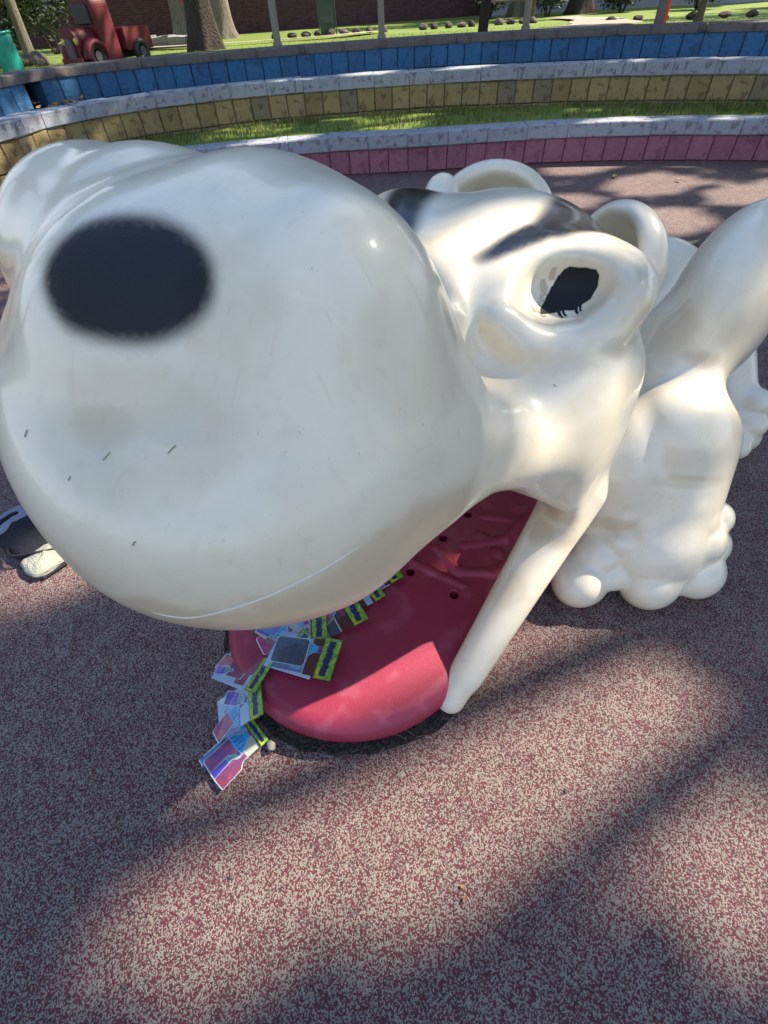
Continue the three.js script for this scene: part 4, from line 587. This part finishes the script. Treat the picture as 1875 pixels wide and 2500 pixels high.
// red play truck
{
  const t = thing('play_truck', 'dark red toy truck for climbing with round yellow headlamps', 'play truck', [-3.3, lawnY(-3.3, -8.8) - 0.04, -8.8], -0.5); t.scale.setScalar(0.72);
  const red = new THREE.MeshPhysicalMaterial({ color: lin(0.11, 0.003, 0.007), roughness: 0.6, clearcoat: 0.0, clearcoatRoughness: 0.3 }), blk = std(lin(0.012, 0.012, 0.014), 0.5), yel = new THREE.MeshPhysicalMaterial({ color: lin(0.62, 0.42, 0.06), roughness: 0.25, clearcoat: 0.7 }), chr = std(lin(0.08, 0.075, 0.08), 0.5, { metalness: 0.3 });
  const arch = (w, h, d, r) => { const s = new THREE.Shape(); s.moveTo(-w / 2, 0); s.lineTo(-w / 2, h - r); s.quadraticCurveTo(-w / 2, h, -w / 2 + r, h); s.lineTo(w / 2 - r, h); s.quadraticCurveTo(w / 2, h, w / 2, h - r); s.lineTo(w / 2, 0); s.closePath(); const g = new THREE.ExtrudeGeometry(s, { depth: d, bevelEnabled: true, bevelThickness: 0.02, bevelSize: 0.02, bevelSegments: 3, curveSegments: 8 }); return g; };
  part('hood', arch(0.30, 0.42, 0.42, 0.14).translate(0, 0.08, 0.18), red, t);
  const cab = part('cab', arch(0.46, 0.80, 0.36, 0.12).translate(0, 0.08, -0.22), red, t); part('windscreen', arch(0.34, 0.22, 0.01, 0.05).translate(0, 0.56, 0.165), blk, cab);
  part('grille', arch(0.14, 0.24, 0.02, 0.05).translate(0, 0.14, 0.62), chr, t);
  for (const s of [-1, 1]) {
    const l = part('headlight', new THREE.SphereGeometry(0.055, 20, 12).scale(1, 1, 0.6).translate(s * 0.15, 0.36, 0.60), yel, t); part('headlight_ring', new THREE.TorusGeometry(0.056, 0.010, 8, 24).translate(s * 0.15, 0.36, 0.60), chr, l);
    part('fender', new THREE.TorusGeometry(0.20, 0.055, 10, 20, PI).rotateY(PI / 2).scale(1.6, 1, 1).translate(s * 0.27, 0.14, 0.36), red, t);
    const wf = part('wheel', new THREE.TorusGeometry(0.13, 0.05, 10, 26).rotateY(PI / 2).translate(s * 0.27, 0.16, 0.36), blk, t); part('hub', new THREE.CylinderGeometry(0.06, 0.07, 0.09, 18).rotateZ(PI / 2).translate(s * 0.27, 0.16, 0.36), chr, wf);
    const wr = part('wheel', new THREE.TorusGeometry(0.13, 0.05, 10, 26).rotateY(PI / 2).translate(s * 0.34, 0.16, -0.62), blk, t); part('hub', new THREE.CylinderGeometry(0.06, 0.07, 0.09, 18).rotateZ(PI / 2).translate(s * 0.34, 0.16, -0.62), chr, wr);
  }
  part('bumper', chamferBox(0.5, 0.07, 0.05, 0.012).translate(0, 0.12, 0.68), red, t); part('load_bed', chamferBox(0.62, 0.30, 0.66, 0.02).translate(0.02, 0.34, -0.64), red, t); part('chassis', chamferBox(0.3, 0.1, 1.3, 0.01).translate(0, 0.14, -0.2), blk, t);
}
// stones edging the lawn
{
  const mats = [0.22, 0.28, 0.34].map((v) => std(lin(v, v * 0.95, v * 0.86), 0.95, { bumpMap: roughBump, bumpScale: 0.02 }));
  const geos = [0, 1, 2, 3, 4].map((k) => { const g = chamferBox(0.62, 0.26, 0.4, 0.03); const q = new THREE.BoxGeometry(0.62, 0.26, 0.4, 5, 3, 4), p = q.attributes.position; for (let i = 0; i < p.count; i++) { const x = p.getX(i), y = p.getY(i), z = p.getZ(i); p.setXYZ(i, x + 0.07 * (vnoise(x * 5 + k * 9, y * 5, z * 5) - 0.5), y + 0.07 * (vnoise(x * 4, y * 4 + k * 7, z * 4) - 0.5), z + 0.07 * (vnoise(x * 5, y * 5, z * 5 + k * 5) - 0.5)); } q.computeVertexNormals(); return q; });
  const rocks = [0, 1, 2, 3, 4].map((k) => pebble(0.36, k * 7.7, 0.62)), darkRock = [0.06, 0.09, 0.13].map((v) => std(lin(v, v * 0.8, v * 0.66), 0.95, { bumpMap: roughBump, bumpScale: 0.02 }));
  const ORD = ['first', 'second', 'third', 'fourth', 'fifth', 'sixth', 'seventh', 'eighth', 'ninth', 'tenth', 'eleventh', 'twelfth', 'thirteenth', 'fourteenth', 'fifteenth', 'sixteenth', 'seventeenth', 'eighteenth', 'nineteenth', 'twentieth', 'twenty-first', 'twenty-second'];
  const big = [[-7.0, -16.9], [-6.4, -17.0], [-5.75, -16.9], [-5.2, -16.8], [-4.7, -16.7], [-4.2, -16.5], [-3.7, -16.3]];
  big.forEach(([x, z], i) => { const m = part(numbered('edging_stone'), geos[i % 5], mats[i % 3], scene); m.position.set(x, lawnY(x, z) + 0.08, z); m.rotation.y = -0.25 + rr(-0.15, 0.15); m.scale.set(rr(0.75, 0.95), rr(0.85, 1.15), 1); tag(m, `${ORD[i]} large stone from the left in the pale kerb row`, 'stone', 'kerb stones left of the dark trunk'); });
  const row = (a, b, n, label, group, s) => { let q = 0; for (let i = 0; i < n; i++) { const k = i / (n - 1), x = a[0] + (b[0] - a[0]) * k + rr(-0.05, 0.05), z = a[1] + (b[1] - a[1]) * k + rr(-0.12, 0.12); if (rnd() < 0.1) continue; const m = part(numbered('edging_stone'), rocks[i % 5], darkRock[i % 3], scene); m.position.set(x, lawnY(x, z) + 0.05, z); m.rotation.y = rr(-0.6, 0.6); m.scale.set(s * rr(0.7, 1.2), s * rr(0.75, 1.2), s); tag(m, `${ORD[q++]} stone from the left in ${label}`, 'stone', group); } };
  row([-2.0, -17.6], [5.0, -18.6], 21, 'the low dark row across the lawn behind the posts', 'stones in the row behind the posts', 0.33);
  row([5.0, -13.2], [9.5, -11.2], 11, 'the broken row at the right end of the lawn', 'stones at the right end of the lawn', 0.26);
  row([-6.2, -10.6], [-4.6, -9.7], 6, 'the short row behind the teal bin and truck', 'stones beside the teal bin', 0.42);
}
// path
{ const c = curve([[-4.4, -15.6], [-2.2, -14.4], [0.4, -15.5]]); const P = new THREE.BufferGeometry(); const strip = (pts, w) => { const k = curve(pts), V = [], U = [], I = [], n = 40; for (let i = 0; i <= n; i++) { const p = k.getPointAt(i / n), t = k.getTangentAt(i / n), ww = w * (0.85 + 0.3 * fbm(i * 0.3, 2, 2)); for (const s of [-1, 1]) { const x = p.x - t.z * s * ww, z = p.z + t.x * s * ww; V.push(x, lawnY(x, z) + 0.045, z); U.push(x, z); } } for (let i = 0; i < n; i++) { const q = i * 2; I.push(q, q + 1, q + 2, q + 1, q + 3, q + 2); } const g = new THREE.BufferGeometry(); g.setAttribute('position', new THREE.Float32BufferAttribute(V, 3)); g.setAttribute('uv', new THREE.Float32BufferAttribute(U, 2)); g.setIndex(I); g.computeVertexNormals(); return g; };
  const pm = std(lin(0.85, 0.72, 0.6), 0.95, { map: dataTex(128, (x, y) => { const v = 0.28 + 0.3 * fbm(x / 4, y / 4, 7, 4); return [sr(v), sr(v * 0.93), sr(v * 0.86)]; }, true), side: THREE.DoubleSide });
  struct('path', strip([[-6.5, -17.9], [-3.4, -14.4], [-1.8, -13.9], [-0.6, -14.4], [0.6, -17.0]], 0.35), pm); const p2 = struct('path', strip([[2.9, -8.9], [3.9, -10.4], [4.6, -12.6], [6.4, -18.0], [7.5, -24]], 0.55), pm); p2.name = 'path_001';
}
// bench
{ const t = thing('wooden_bench', 'weathered wooden bench on the lawn behind the dark trunk', 'bench', [4.35, 0.58, -19.2], -0.15); const wd = std(lin(0.16, 0.12, 0.09), 0.9, { map: barkTex }); for (let i = 0; i < 4; i++) part('seat_slat', chamferBox(1.7, 0.04, 0.1, 0.006).translate(0, 0.45, -0.18 + i * 0.12), wd, t); for (let i = 0; i < 3; i++) part('back_slat', chamferBox(1.7, 0.1, 0.035, 0.006).translate(0, 0.6 + i * 0.13, -0.25), wd, t); for (const s of [-0.7, 0.7]) { part('leg', chamferBox(0.08, 0.45, 0.08, 0.008).translate(s, 0.22, 0.15), wd, t); part('leg', chamferBox(0.08, 0.95, 0.08, 0.008).translate(s, 0.47, -0.3), wd, t); part('arm_rest', chamferBox(0.07, 0.04, 0.5, 0.008).translate(s, 0.64, -0.06), wd, t); } }
// little red house box on a post
{ const t = thing('book_box', 'small red house shaped box with white gabled roof on a post', 'box on post', [-5.4, 0.44, -23.6], 0.5); const red = std(lin(0.32, 0.05, 0.035), 0.6), wt = std(lin(0.6, 0.58, 0.52), 0.7); const s = new THREE.Shape(); s.moveTo(-0.28, 0); s.lineTo(0.28, 0); s.lineTo(0.28, 0.5); s.lineTo(0, 0.78); s.lineTo(-0.28, 0.5); s.closePath(); part('box_body', new THREE.ExtrudeGeometry(s, { depth: 0.4, bevelEnabled: false }).translate(0, 0.95, -0.2), red, t); for (const k of [-1, 1]) part('roof_board', at(chamferBox(0.48, 0.04, 0.52, 0.008), k * 0.165, 1.63, 0, 0, 0, -k * 0.78), wt, t); part('door_panel', chamferBox(0.36, 0.36, 0.02, 0.008).translate(0, 1.2, 0.205), red, t); part('post', chamferBox(0.12, 1.0, 0.12, 0.01).translate(0, 0.48, 0), std(lin(0.2, 0.13, 0.08), 0.9, { map: barkTex }), t); }
// brick building
{
  const t = thing('brick_building', 'long dark brick building in shade behind the lawn', 'building', [-1.2, 0.4, -30.2], 0.3); const bt = dataTex(256, (x, y) => { const row = floor(y / 16), o = (row % 2) * 20, bx = (x + o) % 40, by = y % 16, mort = bx < 2 || by < 2, v = hash3(floor((x + o) / 40), row, 5), a = 0.6 + 0.6 * v + 0.3 * (fbm(x / 4, y / 4, 5) - 0.5); return mort ? [sr(0.10), sr(0.09), sr(0.085)] : [sr(0.085 * a), sr(0.032 * a), sr(0.03 * a)]; }, true); bt.repeat.set(0.9, 0.9);
  const bm = std(0xffffff, 0.9, { map: bt }), wt = std(lin(0.42, 0.43, 0.45), 0.6), gl = new THREE.MeshPhysicalMaterial({ color: lin(0.02, 0.025, 0.035), roughness: 0.05 }), stone = std(lin(0.3, 0.27, 0.23), 0.9);
  const W = 26, H = 7, xs = [-7.6, -5.6, -3.6, 2.0, 6.0]; const s = new THREE.Shape(); s.moveTo(-W / 2, 0); s.lineTo(W / 2, 0); s.lineTo(W / 2, H); s.lineTo(-W / 2, H); s.closePath(); for (const x of xs) { const h = new THREE.Path(); h.moveTo(x - 0.5, 1.55); h.lineTo(x + 0.5, 1.55); h.lineTo(x + 0.5, 3.4); h.lineTo(x - 0.5, 3.4); h.closePath(); s.holes.push(h); }
  part('wall', new THREE.ExtrudeGeometry(s, { depth: 0.35, bevelEnabled: false }), bm, t); part('wall', chamferBox(W - 0.5, H - 0.2, 8, 0.02).translate(0, H / 2 - 0.2, -4.2), bm, t); part('roof', at(chamferBox(W + 0.8, 0.25, 9.6, 0.03), 0, H + 0.1, -3.9), std(lin(0.05, 0.045, 0.045), 0.9), t);
  for (const x of xs) { const f = part('window', mergeGeometries([chamferBox(1.06, 0.09, 0.1, 0.01).translate(x, 1.6, 0.22), chamferBox(1.06, 0.09, 0.1, 0.01).translate(x, 3.36, 0.22), chamferBox(0.09, 1.7, 0.1, 0.01).translate(x - 0.46, 2.48, 0.22), chamferBox(0.09, 1.7, 0.1, 0.01).translate(x + 0.46, 2.48, 0.22), chamferBox(0.86, 0.07, 0.07, 0.01).translate(x, 2.48, 0.2)]), wt, t); part('pane', chamferBox(0.9, 1.7, 0.02, 0.004).translate(x, 2.48, 0.13), gl, f); for (const k of [-0.15, 0.15]) part('glazing_bar', chamferBox(0.03, 1.66, 0.04, 0.004).translate(x + k, 2.48, 0.19), wt, f); for (const k of [2.05, 2.9]) part('glazing_bar', chamferBox(0.84, 0.03, 0.04, 0.004).translate(x, k, 0.186), wt, f); part('sill', chamferBox(1.2, 0.1, 0.2, 0.01).translate(x, 1.49, 0.34), stone, f); }
}
{
  const t = thing('grey_house', 'pale grey rendered house in shade behind the shrubs at right', 'building', [12.2, 0.4, -29.5], -0.25); const gm = std(lin(0.34, 0.34, 0.36), 0.9, { bumpMap: roughBump, bumpScale: 0.01 }), gl = new THREE.MeshPhysicalMaterial({ color: lin(0.02, 0.025, 0.035), roughness: 0.05 }), wt = std(lin(0.5, 0.5, 0.5), 0.6);
  part('wall', chamferBox(13, 5, 8, 0.02).translate(0, 2.4, -4), gm, t); part('roof', at(chamferBox(14, 0.25, 9, 0.03), 0, 5.0, -4), std(lin(0.06, 0.055, 0.055), 0.9), t); for (const x of [-4, 0, 4]) { const f = part('window', chamferBox(1.2, 1.5, 0.1, 0.01).translate(x, 2.2, 0.02), wt, t); part('pane', chamferBox(1.04, 1.34, 0.06, 0.004).translate(x, 2.2, 0.05), gl, f); }
}
// shrubs and hedge
function shrub(name, label, x, z, r, h, n, tint, group, leaf = 0.12) { const t = thing(name, label, 'shrub', [x, lawnY(x, z), z], 0, group); const cl = []; for (let i = 0; i < 7; i++) { const a = i * 2.4 + x; cl.push([cos(a) * r * 0.5, h * rr(0.3, 0.75), sin(a) * r * 0.5, r * rr(0.4, 0.62)]); part('stem', tube([[cos(a) * 0.06, 0, sin(a) * 0.06], [cos(a) * r * 0.25, h * 0.3, sin(a) * r * 0.25], [cos(a) * r * 0.5, h * 0.6, sin(a) * r * 0.5]], 0.02, 6, 5), barkDark, t); } const c = crown(t, n, cl, leaf, tint); c.name = 'foliage'; return t; }
const dkG = [0.022, 0.042, 0.014];
const dkL = ['tall dark hedge bush at the far left edge behind the teal bin', 'dark hedge bush between the teal bin and the red truck', 'dark leafy bush behind the red truck cab', 'dark bush against the left end of the brick building'];
[[-7.6, -11.8, 1.1, 1.6], [-7.2, -14.2, 1.2, 1.8], [-8.6, -19.5, 1.5, 2.4], [-11.5, -20.5, 1.9, 3.2]].forEach(([x, z, r, h], i) => shrub('hedge_bush', dkL[i], x, z, r, h, 2600, dkG, undefined, 0.13));
const rL = ['low dark shrub at the corner of the brick building', 'dark rounded shrub left of the grey house', 'dark shrub in front of the grey house, behind the orange post', 'dark shrub in front of the grey house, behind the wooden pole', 'dark shrub at the right edge in front of the grey house'];
[[5.4, -27.2, 0.9, 1.3], [7.6, -26.6, 1.0, 1.4], [10.2, -25.8, 0.9, 1.1], [12.4, -24.4, 1.0, 1.3], [14.6, -22.6, 1.1, 1.3]].forEach(([x, z, r, h], i) => shrub('dark_shrub', rL[i], x, z, r, h, 1800, dkG, undefined, 0.13));

scene.traverse((o) => { if (o.isMesh && o.name !== 'sky') o.castShadow = o.receiveShadow = true; });
renderer.render(scene, camera);
